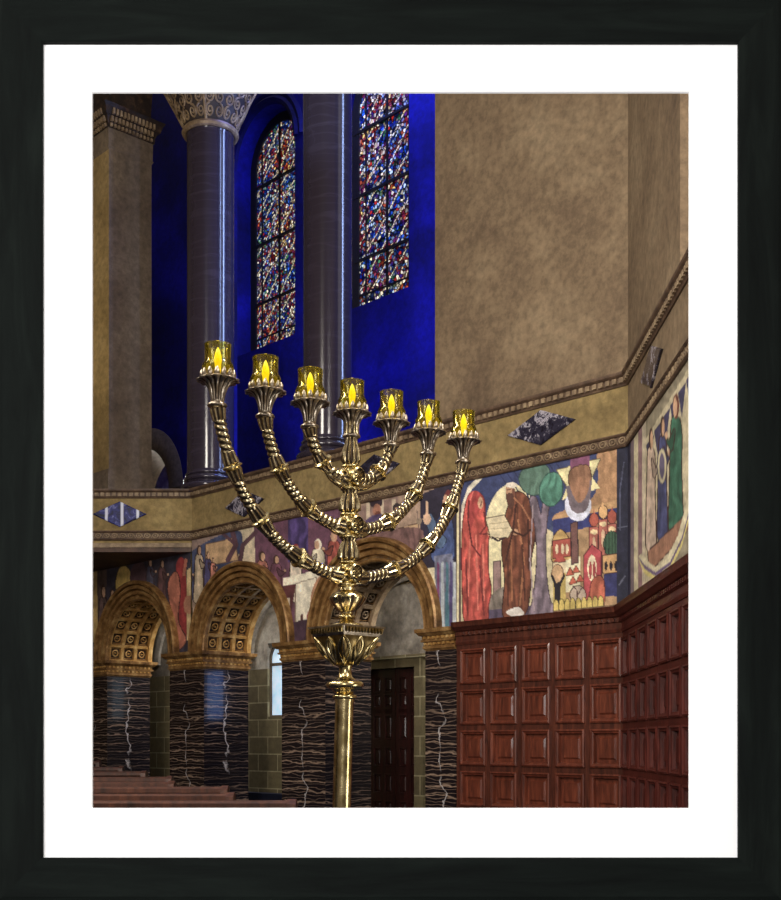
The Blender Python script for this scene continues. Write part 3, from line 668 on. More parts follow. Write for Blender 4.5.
def paint_right(p):
    # deep blue night sky, cream moon, two robed people, a tree, a small town
    p.poly([(455,470),(632,430),(632,480),(560,520),(455,600)], (48,62,112), True)
    p.poly([(455,620),(455,540),(500,520),(560,540),(560,625)], (205,192,150), True)
    p.ell(512, 532, 27, 48, (232,222,176)); p.ell(505, 575, 20, 40, (228,218,170))
    p.line([(462,530),(464,505),(470,488),(480,478)], (222,214,196), 2.2)
    for q in range(9): p.line([(497+q*7,470-q*1.5),(505+q*7,482-q*1.5),(516+q*7,500)], (36,46,92), .6)
    p.poly([(494,562),(500,561),(501,610),(494,612)], (150,118,118), out=(70,50,60)); p.poly([(486,602),(500,588),(510,592),(505,616),(484,617)], (130,118,110), True, .3)
    p.poly([(478,622),(480,612),(556,604),(556,618)], (92,78,110), True, .3)
    # woman in a red robe
    p.poly([(463,524),(467,500),(472,492),(479,493),(484,500),(485,515),(489,530),(488,545),(488,570),(491,590),(488,606),(486,622),(466,622),(463,600),(462,560)], (196,66,58), True, .30, (110,24,30))
    p.poly([(467,515),(468,498),(474,491),(481,494),(483,503),(479,512),(474,520),(470,530)], (172,48,52), True, .2)
    p.ell(480.5, 503, 2.6, 6, (214,164,128)); p.ell(489.5, 533, 2.2, 3, (214,164,128))
    for q in ((470,540,468,600),(476,535,478,610),(483,545,484,600)): p.line([(q[0],q[1]),(q[2],q[3])], (226,108,92), .8)
    p.line([(469,500),(468,520),(472,545),(480,556)], (112,28,36), .8); p.line([(484,512),(486,526),(480,534),(489,534)], (120,30,36), .8); p.line([(473,492),(470,500)], (214,92,84), .8); p.line([(466,560),(468,615)], (132,36,40), .9); p.line([(480,566),(484,615)], (132,36,40), .9); p.line([(482,501),(480.5,506)], (90,50,50), .5)
    # man in a brown robe with an open scroll
    p.poly([(503,615),(505,580),(502,550),(505,520),(509,505),(516,492),(526,496),(533,510),(535,535),(531,560),(530,590),(526,612),(515,618)], (118,62,40), True, .34, (50,22,18))
    p.line([(518,520),(524,560),(520,605)], (168,104,64), .9); p.line([(511,540),(512,600)], (160,96,58), .9); p.line([(528,520),(529,570)], (74,34,26), 1)
    p.ell(510.5, 493, 4.6, 8.5, (128,76,60)); p.ell(509, 490, 3.4, 5, (198,146,110)); p.ell(511.5, 485, 5.4, 3, (226,216,202)); p.poly([(506,495),(513,494),(514,505),(509,508)], (96,58,48), True)
    p.poly([(486,519),(504,515),(512,530),(508,537),(491,538)], (222,206,168), False, 0, (90,70,50)); p.line([(492,537),(498,541),(504,538)], (60,40,50), 1)
    p.ell(515, 532, 3.4, 3, (198,146,110)); p.poly([(506,612),(518,607),(524,614),(514,617)], (214,208,204), True)
    p.line([(516,505),(513,530),(506,560)], (70,34,28), 1); p.line([(514,532),(524,536),(530,530)], (64,30,26), 1); p.line([(522,545),(525,600)], (84,42,30), .8); p.line([(514,498),(522,506),(530,520)], (170,106,70), .8); p.line([(507,490),(510,489)], (70,40,40), .5); p.line([(508,560),(508,605)], (84,40,30), .9); p.line([(490,524),(507,522)], (186,168,130), .5); p.line([(491,529),(508,528)], (186,168,130), .5)
    # tree
    p.poly([(529,617),(533,600),(537,560),(535,525),(530,500),(536,498),(541,515),(544,498),(549,500),(546,530),(546,570),(550,600),(557,612)], (120,104,122), True, .3, (66,50,66))
    p.poly([(520,475),(528,465),(541,463),(549,470),(548,484),(540,494),(529,494),(521,486)], (84,122,108), True, .22, (44,70,70)); p.poly([(541,484),(548,474),(558,474),(562,484),(561,497),(552,506),(543,502),(540,494)], (70,136,118), True, .25, (34,76,70))
    p.line([(533,505),(530,560),(534,610)], (160,140,150), .7)
    # sky and clouds on the right, star and moon
    p.poly([(598,452),(617,446),(617,505),(560,522),(556,514),(590,500),(598,480)], (176,130,88), True, .12)
    p.poly([(554,516),(617,500),(617,524),(554,530)], (190,146,96)); p.poly([(553,520),(617,508),(617,560),(553,560)], (40,50,118))
    p.poly([(557,470),(600,459),(579,505)], (226,216,158), out=(110,96,70)); p.poly([(562,500),(600,488),(578,458)], (226,216,158)); p.poly([(570,458),(590,454),(589,478),(571,482)], (132,70,110))
    p.poly([(571,470),(588,466),(590,486),(579,504),(570,488)], (150,104,76), True, .18, (80,46,40))
    p.ell(578, 505, 13.2, 16, (206,212,238)); p.ell(579, 500, 10.5, 13.5, (112,98,110)); p.poly([(566,486),(592,480),(590,500),(579,510),(568,500)], (112,98,110)); p.poly([(571,480),(588,476),(588,492),(579,503),(571,490)], (158,110,80), True, .15)
    # town
    p.poly([(553,536),(617,520),(617,614),(553,612)], (168,132,92))
    p.poly([(553,540),(561,530),(570,542),(570,560),(553,562)], (204,164,90), True, 0, (80,50,40)); p.poly([(553,541),(570,539),(570,556),(553,558)], (172,70,58), out=(80,30,30))
    for q in (557,562.5,567): p.ell(q, 549, 1.6, 5, (224,206,168))
    p.poly([(553,563),(560,552),(567,562)], (180,66,58)); p.poly([(553,563),(567,562),(567,576),(553,578)], (216,196,158), out=(90,60,50)); p.poly([(566,560),(580,556),(580,590),(566,592)], (220,212,176))
    p.poly([(571,524),(577,522),(578,562),(572,564)], (110,72,70), False, 0, (50,30,40))
    for (x, y, c) in ((594,520,(176,76,58)),(603,512,(228,176,112)),(612,517,(170,74,58))):
        p.poly([(x-4.2,y+8),(x+4.2,y+7),(x+4.4,y+60),(x-4.4,y+60)], (178,92,80), False, 0, (80,36,40)); p.ell(x, y, 4.3, 6.4, c, (70,30,34)); p.poly([(x-1,y-5),(x,y-12),(x+1,y-5)], c); p.ell(x, y+26, 1.7, 9, (214,178,142)); p.ell(x, y+12, 3.6, 2.5, (226,200,150))
    p.poly([(584,556),(592,545),(601,552),(601,606),(584,608)], (186,56,72), False, 0, (90,24,40)); p.ell(592, 568, 4.6, 13, (232,214,180)); p.ell(590.4, 570, 1.4, 9, (168,52,60)); p.ell(594.2, 570, 1.4, 9, (168,52,60))
    p.ell(612, 544, 8, 12.5, (56,92,70), (20,40,34)); 
    for q in range(-2, 3): p.line([(612+q*3,532),(612+q*3.4,556)], (30,56,46), .5)
    p.poly([(603,556),(617,554),(617,572),(603,573)], (196,150,92), out=(70,40,40))
    for q in (606,611,616): p.ell(q, 566, 1.5, 5, (34,24,40))
    p.poly([(604,574),(617,573),(617,596),(604,597)], (42,46,104)); p.poly([(590,606),(592,582),(600,576),(604,584),(603,606)], (176,82,58), True, .2, (90,34,30))
    for (x, y) in ((570,568),(576,566),(573,577),(580,575)): p.poly([(x-3.4,y+7),(x,y),(x+3.4,y+6)], (194,84,58), out=(110,60,40))
    p.poly([(553,575),(566,572),(566,612),(553,614)], (196,170,84)); p.ell(557.5, 574, 5.6, 9, (196,156,112), (90,50,40)); p.poly([(554,583),(561,582),(560,612),(555,613)], (34,28,40)); p.line([(557,588),(552,576)], (34,28,40), 1.2); p.line([(558,588),(564,576)], (34,28,40), 1.2)
    p.ell(578, 595, 7.5, 9, (190,168,150), (60,40,40)); p.line([(578,606),(577,590),(573,586)], (90,60,60), .5); p.line([(577,596),(582,588)], (90,60,60), .5)
    for q in range(9): p.ell(556+q*5.6, 607-q*.5, 2.4, 7, (208,182,84), (90,80,40))
    p.poly([(553,611),(617,604),(617,612),(553,620)], (110,82,58), False, .2)
    # dark border at the corner
    p.poly([(617,440),(634,430),(634,620),(617,620)], (32,34,58), False, .12); p.line([(624,462),(620,490),(620,530)], (70,74,104), .6); p.line([(618,528),(629,526)], (80,84,110), .7); p.line([(619,585),(625,576)], (90,94,120), .7)
    p.poly([(455,480),(459,478),(459,625),(455,625)], (226,212,168)); p.poly([(459,478),(461,478),(461,625),(459,625)], (88,64,72))
mural('mural', 'painted mural of red and brown robed figures under a moon, tree and domed town', WA, 0.0, 2.96, 1.69, 3.74, .0125, paint_right, (70,84,120))
def paint_mid(p):
    p.poly([(180,560),(460,470),(460,640),(180,660)], (172,142,122), True, .1)
    # woman in blue reaching to a lamp, right of the door arch
    p.poly([(420,495),(458,478),(458,632),(440,632),(420,590)], (44,38,62))
    p.poly([(392,530),(418,524),(420,600),(392,560)], (196,160,118), out=(90,60,50)); p.poly([(418,570),(440,566),(436,628),(420,600)], (224,214,178))
    p.poly([(432,545),(438,520),(446,512),(452,522),(454,545),(452,560),(434,562)], (56,80,140), True, .2, (24,30,60))
    p.poly([(434,556),(452,553),(457,590),(456,632),(441,632),(436,600)], (112,118,150), False, .2)
    for (x, c) in ((438,(120,50,108)),(442.5,(170,184,196)),(447,(62,120,140)),(451,(74,60,120)),(454.5,(180,190,200))): p.poly([(x-1,562),(x+1,562),(x+2.4,632),(x-2,632)], c)
    p.ell(449, 500, 5.5, 10, (120,44,48)); p.ell(446, 502, 3, 7, (212,160,128)); p.poly([(427,522),(431,514),(439,530),(446,540),(440,548),(432,538)], (76,108,150), True, .1, (30,40,70)); p.ell(427, 519, 4, 5.5, (220,178,146)); p.line([(427,514),(427,502)], (220,178,146), .9)
    p.ell(419, 521, 3, 3, (150,130,110)); p.line([(417,510),(418,520)], (120,100,90), .5)
    # people behind the centre stem
    p.poly([(355,508),(398,496),(398,560),(355,545)], (150,118,110), False, .12); 
    for q in (366,380,392): p.poly([(q,500),(q+4,499),(q+4,550),(q,550)], (206,186,160))
    p.ell(376, 502, 6.5, 6, (52,32,48)); p.ell(377, 511, 4, 7, (168,108,84)); p.ell(378, 516, 3.4, 5, (120,60,46)); p.poly([(366,520),(388,516),(392,545),(364,548)], (84,64,110), True, .2)
    p.ell(397, 508, 4.2, 5, (52,40,46)); p.ell(397, 511, 2.6, 4, (190,140,110)); p.poly([(352,540),(420,528),(410,565),(352,560)], (120,84,84), True, .2)
    # dinner table scene between the arches
    p.poly([(242,525),(346,500),(340,560),(300,640),(262,640),(250,580)], (110,64,92), True, .1)
    p.poly([(288,520),(308,515),(308,560),(288,562)], (72,50,120), False, .35); p.poly([(236,530),(254,526),(256,580),(240,570)], (214,196,164), False, .1)
    p.poly([(183,560),(236,530),(238,556),(200,590),(183,612)], (58,70,112), True, .2)
    p.poly([(206,545),(234,538),(238,560),(206,566)], (198,158,112), False, .12, (110,80,60)); p.line([(228,560),(236,545),(232,530)], (92,56,72), 2.4); p.line([(240,562),(243,545),(256,532)], (92,56,72), 2.2); p.line([(236,545),(222,533)], (92,56,72), 1.6)
    p.figure(199, 546, 602, 9, (206,182,150)); p.figure(208, 552, 598, 7, (72,66,120)); p.figure(188, 556, 620, 7, (80,74,140)); p.figure(213, 558, 590, 5, (200,120,100))
    p.figure(262, 552, 610, 13, (168,100,88), face=1); p.figure(276, 556, 606, 12, (112,60,86), face=1); p.figure(296, 545, 600, 13, (222,206,186), hair=(180,40,44), face=1); p.figure(318, 540, 600, 15, (206,196,170), hair=(232,222,202), face=-1); p.figure(334, 532, 590, 14, (168,70,60), hair=(214,150,120), face=-1)
    p.poly([(283,578),(318,570),(320,580),(300,584),(283,588)], (232,224,202)); p.poly([(296,584),(316,578),(312,618),(296,624)], (236,228,206), False, .12, (150,130,110))
    p.poly([(262,588),(296,584),(290,620),(272,616)], (96,42,50), False, .1); p.poly([(312,590),(330,566),(334,590),(322,622),(312,628)], (190,130,92), True, .15); p.poly([(308,612),(318,600),(324,606),(320,622),(308,624)], (176,40,58), True)
    p.line([(300,640),(302,615)], (96,52,46), 1.2); p.line([(314,636),(316,612)], (96,52,46), 1.2); p.poly([(280,600),(290,598),(290,606),(280,608)], (214,204,184))
    p.poly([(278,628),(330,618),(330,650),(278,650)], (72,44,66), True, .2)
def cutA(a, z):
    k = np.zeros(a.shape, bool)
    for tc in ARCH+[14.99]: k |= (np.hypot(a-tc, z-SPR) < 1.42)
    return k
mural('mural', 'painted mural of diners at a table and a blue-robed woman above the two right arches', WA, 2.96, 9.66, 1.67, 3.74, .0165, paint_mid, (150,124,116), cutA, -.012)
def paint_left(p):
    p.poly([(90,555),(195,545),(195,660),(90,660)], (52,46,64), True, .2)
    p.poly([(94,575),(106,560),(104,620),(94,655)], (96,72,66), True, .3); p.poly([(118,572),(124,566),(130,572),(134,590),(122,600),(116,588)], (204,170,72), True, .1, (80,60,30)); p.poly([(133,566),(143,562),(146,580),(138,590),(130,580)], (80,50,60), True)
    p.poly([(92,640),(93,570),(97,565),(98,650)], (196,160,84)); p.figure(103, 586, 660, 9, (104,78,78)); p.figure(112, 590, 640, 8, (120,92,80)); p.figure(150, 560, 600, 8, (72,70,96)); p.figure(162, 560, 610, 8, (96,60,64))
    p.poly([(176,565),(184,560),(187,600),(186,640),(180,640),(178,600)], (150,26,34), True, .2); p.poly([(168,585),(176,572),(180,590),(178,620),(186,640),(176,648),(172,615)], (176,96,72), True, .2, (70,30,30)); p.line([(186,560),(184,575)], (176,96,72), 1.4)
    p.poly([(187,570),(193,566),(193,640),(187,640)], (206,176,120), False, .15); p.poly([(185,598),(194,596),(194,612),(185,612)], (170,110,80), True)
mural('mural', 'dark painted mural with a red-robed figure above the far left arch', WA, 9.70, 13.6, 1.67, 3.66, .02, paint_left, (70,58,62), cutA, -.012)
def paint_B(p):
    p.poly([(628,440),(700,330),(700,560),(628,612)], (150,140,116), True, .12)
    for (x, c) in ((629,(38,38,66)),(632.5,(124,106,116)),(636,(208,198,160)),(640,(150,112,120)),(644,(206,192,164))): p.poly([(x-2,700),(x-2,400),(x+2,400),(x+2,700)], c)
    p.poly([(645,440),(690,366),(690,520),(645,600)], (196,184,150)); 
    for q in range(6): p.poly([(646+q*8,445-q*13),(650+q*8,470-q*13),(654+q*8,434-q*13)], (60,56,96))
    p.figure(651, 430, 548, 9, (202,176,156), face=1, fold=.15); p.figure(662.5, 418, 538, 9, (58,66,116), face=1); p.figure(676, 396, 532, 13, (44,104,82), hair=(110,50,34), face=-1)
    p.ell(662, 466, 4.4, 17, (196,186,150), (60,50,80)); p.ell(662, 466, 2.6, 13, (96,86,120)); p.poly([(648,552),(689,512),(689,528),(650,572)], (160,110,84), False, .1, (80,50,50))
    for off, c in ((0,(214,200,112)),(5,(104,84,130)),(9,(216,206,170))): p.line([(641,560-off*.4),(646,572-off),(656,579-off),(668,570-off),(680,545-off),(692,500-off)], c, 2.2)
    p.poly([(660,585),(668,570),(672,576),(680,560),(689,556),(692,580),(660,600)], (206,192,130), False, .1, (120,90,60))
    p.poly([(628,600),(700,556),(700,580),(628,625)], (176,156,104), False, .1)
mural('mural', 'painted mural of three standing figures in white, blue and green on the right-hand wall', WB, 0.02, 6.6, 1.69, 3.74, .02, paint_B, (176,164,130))

# ------------------------------------------------------------------ pews
PX_END = [(296,59,8.0),(234,52,9.3),(228,45,10.6),(174.5,40,12.0),(172,35,13.6),(146,29.5,15.4),(123,25,17.4),(100,19,19.4)]
plabs = ['nearest long brown wooden bench, its end post reaching furthest right', 'second brown wooden bench from the front, just behind the nearest one', 'third brown wooden bench from the front, ending below the middle marble pier',
         'fourth brown wooden bench from the front, ending left of the middle marble pier', 'fifth brown wooden bench from the front', 'sixth brown wooden bench from the front, before the far left marble pier', 'seventh brown wooden bench, second from the back', 'rearmost brown wooden bench by the left edge']
for (px, dy, Y), lab in zip(PX_END, plabs):
    X = (px-CX)/F*Y; top = EYE-dy*Y/F; L = min(4.2, X+8.9)
    r = thing('pew', lab, 'bench', (X-L/2, Y, 0), 'rows of wooden benches')
    m = MB(); m.box(WW, X-L, X-.07, Y+.04, Y+.07, .12, top-.06); 
    for q in range(4): m.box(WW, X-L+.1+q*(L-.2)/4, X-L+.1+(q+1)*(L-.2)/4-.08, Y+.07, Y+.085, .3, top-.18)
    obj('backrest', m, M['pew_wood'], r)
    m = MB(); m.extrude(lambda a, u, z: (a, Y+u, z), [(0,top-.07),(-.03,top-.05),(-.03,top-.015),(0,top),(.09,top),(.12,top-.015),(.12,top-.05),(.09,top-.07)], X-L, X-.04); obj('top_rail', m, M['pew_wood'], r)
    m = MB(); m.extrude(lambda a, u, z: (a, Y+u, z), [(-.42,.40),(.03,.38),(.03,.43),(-.42,.455),(-.44,.43)], X-L, X-.05); obj('seat', m, M['pew_wood'], r)
    m = MB(); m.extrude(lambda a, u, z: (a, Y+u, z), [(-.42,0),(.12,0),(.13,top-.05),(.10,top+.0),(.03,top+.012),(-.05,top-.02),(-.08,.8),(-.36,.68),(-.44,.62),(-.42,.4)], X-.06, X); obj('bench_end', m, M['pew_wood'], r)
    m = MB(); m.extrude(lambda a, u, z: (a, Y+u, z), [(-.42,0),(.12,0),(.13,top-.05),(.10,top+.0),(.03,top+.012),(-.05,top-.02),(-.08,.8),(-.36,.68),(-.44,.62),(-.42,.4)], X-L-.06, X-L); obj('bench_end', m, M['pew_wood'], r)

# ------------------------------------------------------------------ seven-branched candelabrum
YC = 5.2; XC = (348.0-CX)/F*YC
AD = Vector((0.7305, 0.6829, 0)); AN = Vector((0.6829, -0.7305, 0)); LEAN = .0295
def WM(a, b, h):    # a along the arms, b towards the viewer, h above eye level
    x = XC+AD.x*a+AN.x*b+LEAN*(h-.75)*.9; y = YC+AD.y*a+AN.y*b
    return (x, y, h+EYE)
men = thing('menorah', 'large brass seven-branched candelabrum standing in the foreground with fluted cups', 'candelabrum', (XC-.05, YC, 0))
def mlathe(m, a, prof, n=32, mod=None, mi=0):
    vs = []; k = len(prof)
    for i, (r, h) in enumerate(prof):
        for j in range(n):
            th = 2*PI*j/n; rr = r*(mod(i, th) if mod else 1); vs.append(WM(a+rr*cos(th), rr*sin(th), h))
    fs = [(i*n+j, i*n+(j+1) % n, (i+1)*n+(j+1) % n, (i+1)*n+j) for i in range(k-1) for j in range(n)]
    fs += [tuple(range(n))[::-1], tuple((k-1)*n+j for j in range(n))]; m.add(vs, fs, mi)
def hy(y, Y=YC): return (HY-y)*Y/F
def tor(r0, z, h, k=6): return [(r0+h/2*cos(-PI/2+PI*i/k), z+h/2*sin(-PI/2+PI*i/k)) for i in range(k+1)]
def groove(mb, start, n, test, mi=1):  # gives crease faces the painted shade material
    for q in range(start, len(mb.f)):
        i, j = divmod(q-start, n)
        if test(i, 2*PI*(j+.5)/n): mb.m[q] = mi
# shaft
m = MB(); mlathe(m, 0, [(.040,-1.2),(.040,hy(703)),(.043,hy(700))]+tor(.043,hy(697),.02)+[(.036,hy(694)),(.05,hy(691.5)),(.055,hy(690))]+tor(.066,hy(685),.032)+[(.05,hy(680)),(.032,hy(677)),(.027,hy(672)),(.028,hy(668)),(.036,hy(665))], 40)
obj('shaft', m, M['brass'], men, smooth=True)
m = MB(); mlathe(m, 0, [(.26,-1.6),(.26,-1.54),(.20,-1.52),(.20,-1.47),(.14,-1.44),(.09,-1.38),(.06,-1.30),(.075,-1.26),(.05,-1.22),(.04,-1.19)], 40); obj('base', m, M['brass'], men, smooth=True)
# square bowl
m = MB(); n = 64; rows = 16; vs = []
h0, h1 = hy(666), hy(636)
def bowl(th, f):
    ca, sa = cos(th), sin(th); sq = 1/max(abs(ca), abs(sa)); half = .034+.062*math.sin(f*PI/2)**.62
    e = min(1, .15+f*1.1); rr = half*((1-e)+e*sq); rr *= 1+.05*cos(8*th)*(1-f)
    return rr*ca, rr*sa, h0+(h1-h0)*f
for i in range(rows+1):
    for j in range(n): vs.append(WM(*bowl(2*PI*j/n, i/rows)))
m.add(vs, [(i*n+j, i*n+(j+1) % n, (i+1)*n+(j+1) % n, (i+1)*n+j) for i in range(rows) for j in range(n)]+[tuple(range(n))[::-1], tuple(rows*n+j for j in range(n))])
bw = obj('bowl', m, M['brass_field'], men, smooth=True)
m = MB()
def bl(th, f, o=1.03): a, b, h = bowl(th, f); return WM(a*o, b*o, h)
for q in range(8):
    c = q*PI/4; w = .34
    for sg in (-1, 1): m.tube([bl(c+sg*w*math.sin(PI*g/12)**.8*(.9 if q % 2 == 0 else .75), .04+.9*g/12, 1.01) for g in range(13)], [.003+.0022*math.sin(PI*g/12) for g in range(13)], 6)
    m.tube([bl(c, .04+.86*g/8, 1.0) for g in range(9)], [.002+.0045*math.sin(PI*g/8) for g in range(9)], 6)
    for sg in (-1, 1): m.tube([bl(c+sg*.15*math.sin(PI*g/8), .3+.6*g/8, 1.03) for g in range(9)], .003, 5)
obj('leaf_relief', m, M['brass'], bw, smooth=True)
# square plate with teeth
m = MB(); lay = [(.100,hy(637),.104,hy(635)),(.106,hy(635),.114,hy(629)),(.120,hy(629),.120,hy(627.3))]
for (e0, z0, e1, z1) in lay: m.hexa([WM(sx*e, sy*e, z) for e, z in ((e0,z0),(e1,z1)) for sy in (-1,1) for sx in (-1,1)])
for sd in range(4):
    for i in range(12):
        q = -.104+i*.018; tri = [(q,hy(629.2)),(q+.016,hy(629.2)),(q+.008,hy(634.5))]; P = []
        for off in (.119, .104):
            for (x, z) in tri:
                p = [(x, off), (off, x), (x, -off), (-off, x)][sd]; P.append(WM(p[0], p[1], z))
        m.add(P, [(0,1,2),(5,4,3),(0,3,4,1),(1,4,5,2),(2,5,3,0)], 1)
obj('plate', m, [M['old_bronze'], M['brass']], men)
# stem above plate
m = MB(); fl = lambda k, amp: (lambda i, th: 1+amp*cos(k*th))
mlathe(m, 0, [(.085,hy(627.4)),(.082,hy(626)),(.06,hy(623.5)),(.04,hy(622)),(.03,hy(620)),(.028,hy(619))]+tor(.031,hy(617),.014)+[(.026,hy(614)),(.028,hy(612))], 40)
obj('stem_foot', m, M['brass'], men, smooth=True)
m = MB(); mlathe(m, 0, [(.028,hy(612.5)),(.040,hy(610)),(.056,hy(606)),(.067,hy(602)),(.074,hy(598.5)),(.074,hy(596.5)),(.064,hy(594)),(.046,hy(592)),(.034,hy(590.5)),(.03,hy(587))], 64, lambda i, th: 1+(.09*abs(cos(4*th)) if 1 <= i <= 4 else 0))
groove(m, 0, 64, lambda i, th: i < 5 and abs(cos(4*th)) < .22); obj('knop', m, [M['brass'], M['groove_shade']], men, smooth=True)
def node(yc):   # boss with round medallions, bead collars below and above
    m = MB()
    mlathe(m, 0, [(.028,hy(yc+13))]+tor(.036,hy(yc+11),.014)+[(.032,hy(yc+9)),(.039,hy(yc+6)),(.041,hy(yc)),(.039,hy(yc-6)),(.034,hy(yc-9))]+tor(.036,hy(yc-11),.012)+[(.028,hy(yc-13))], 40)
    b = obj('stem_boss', m, M['brass'], men, smooth=True)
    for sg in (-1, 1):
        m = MB(); hc = hy(yc); R_ = .036
        cyl = [(R_, .02), (R_, .058), (R_*.84, .063), (R_*.76, .054), (.004, .054)]
        vs = []; n = 28
        for (rr, d) in cyl:
            for j in range(n): a = 2*PI*j/n; vs.append(WM(rr*cos(a), sg*d, hc+rr*1.1*sin(a)))
        m.add(vs, [(i*n+j, i*n+(j+1) % n, (i+1)*n+(j+1) % n, (i+1)*n+j) for i in range(4) for j in range(n)]+[tuple(4*n+j for j in range(n))])
        for q in range(2*n, len(m.f)): m.m[q] = 1
        for q in range(5):
            x = (q-2)*.009; hh = math.sqrt(max(.026**2-x*x, 0)); m.tube([WM(x+.006*sin(g*1.3+q), sg*.057, hc-hh+2*hh*g/8) for g in range(9)], .0026, 5)
        obj('medallion', m, [M['brass'], M['groove_shade']], b, smooth=True)
NODES = [574, 526, 478]
for yn in NODES: node(yn)
m = MB()
for (ya, yb) in ((561,539),(513,491)):
    s_ = (ya-yb); prof = [(.032,hy(ya)),(.044,hy(ya-s_*.12)),(.043,hy(ya-s_*.4)),(.034,hy(ya-s_*.7)),(.027,hy(ya-s_*.88)),(.034,hy(yb))]
    m = MB(); mlathe(m, 0, prof, 64, lambda i, th: 1+(.14*cos(10*th) if 0 < i < 5 else 0)); groove(m, 0, 64, lambda i, th: cos(10*th) < -.4); obj('stem_baluster', m, [M['brass_ornate'], M['groove_shade']], men, smooth=True)
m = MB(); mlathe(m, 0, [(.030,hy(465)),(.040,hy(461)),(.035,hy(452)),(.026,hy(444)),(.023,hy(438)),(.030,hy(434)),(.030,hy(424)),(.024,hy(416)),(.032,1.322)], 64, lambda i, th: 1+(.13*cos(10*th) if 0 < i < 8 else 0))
groove(m, 0, 64, lambda i, th: cos(10*th) < -.4); obj('stem', m, [M['brass_ornate'], M['groove_shade']], men, smooth=True)
# branches
CUR = [(.05,.0),(.2,.022),(.4,.094),(.57,.2),(.71,.345),(.818,.49),(.90,.66),(.95,.80),(.985,.92),(1,1)]
def cr(pts, n):
    P = [pts[0]]+list(pts)+[pts[-1]]; out = []
    for i in range(1, len(P)-2):
        for q in range(n):
            s = q/n; out.append(tuple(.5*((2*P[i][k])+(-P[i-1][k]+P[i+1][k])*s+(2*P[i-1][k]-5*P[i][k]+4*P[i+1][k]-P[i+2][k])*s*s+(-P[i-1][k]+3*P[i][k]-3*P[i+1][k]+P[i+2][k])*s**3) for k in range(2)))
    out.append(pts[-1]); return out
HT = 1.322; A_OUT = .702
BL = {'3': ('outer', 3), '2': ('middle', 2), '1': ('inner', 1)}
for k in (3, 2, 1):
    hn = hy(NODES[3-k])-.012
    for sg in (-1, 1):
        A = A_OUT*k/3
        path = [(sg*A*x, hn+(HT-hn)*y) for x, y in cr(CUR, 24)]
        # resample by length
        d = [0]; 
        for p, q in zip(path[:-1], path[1:]): d.append(d[-1]+math.hypot(p[0]-q[0], p[1]-q[1]))
        L = d[-1]; ns = int(L/.0035); pa = np.interp(np.linspace(0, L, ns), d, [p[0] for p in path]); ph = np.interp(np.linspace(0, L, ns), d, [p[1] for p in path])
        P = [WM(a, 0, h) for a, h in zip(pa, ph)]; S = np.linspace(0, L, ns)
        seg = {3: 4, 2: 3, 1: 2}[k]; sl = L/seg; rad = []; kind = []
        for s in S:
            g = (s % sl)/sl; base = .0285-.0035*(s/L)
            if g < .05 or g > .97: rad.append(base*.96); kind.append(0)
            elif g < .26: x = (g-.05)/.21; rad.append(base*(1.18-.22*x)); kind.append(1)          # leaf calyx
            elif g < .76: rad.append(base*.93); kind.append(2)   # beads
            else: x = (g-.76)/.21; rad.append(base*(.92+.28*x)); kind.append(1)
        mod = lambda i, a: 1+(.12*cos(9*a) if kind[min(i, len(kind)-1)] == 1 else .09*math.sin(S[min(i, ns-1)]/.0125*PI+2*a) if kind[min(i, len(kind)-1)] == 2 else 0)
        m = MB(); NR = 36; m.tube(P, rad, NR, mod=mod)
        def tst(i, a):
            if i >= len(kind)-1: return False
            kd = kind[i]
            if kd == 1: return cos(9*a) < -.45
            if kd == 2: return math.sin(S[i]/.0125*PI/1.0+2*a) < -.55
            return False
        groove(m, 0, NR, tst)
        br = obj('branch', m, [M['brass_ornate'], M['groove_shade']], men, smooth=True)
        for q in range(1, seg):
            i = int(q*sl/L*ns); c = Vector(P[i]); T = (Vector(P[min(i+2, ns-1)])-Vector(P[i-2])).normalized(); r0 = .0285-.0035*q/seg
            m = MB(); m.tube([c+T*x for x in (-.014,-.011,-.006,.0,.006,.011,.014)], [r0*1.0,r0*1.3,r0*1.15,r0*1.6,r0*1.6,r0*1.2,r0*1.0], 28)
            obj('collar', m, M['brass'], br, smooth=True)
        # scroll leaf at the root
        m = MB(); c0 = Vector(P[0]); 
        for b in (-1, 1):
            m.tube([WM(sg*(.05+.03*cos(g*.5)*(1-g/16)), b*.02, hn+.012+.03*sin(g*.5)*(1-g/16)) for g in range(15)], [.009*(1-g/22) for g in range(15)], 8)
        m.tube([WM(sg*(.04+.02*g), 0, hn-.022+.0012*g*g+.002*g) for g in range(7)], [.014,.017,.018,.016,.013,.008,.003], 10)
        obj('root_leaf', m, M['brass_ornate'], br, smooth=True)
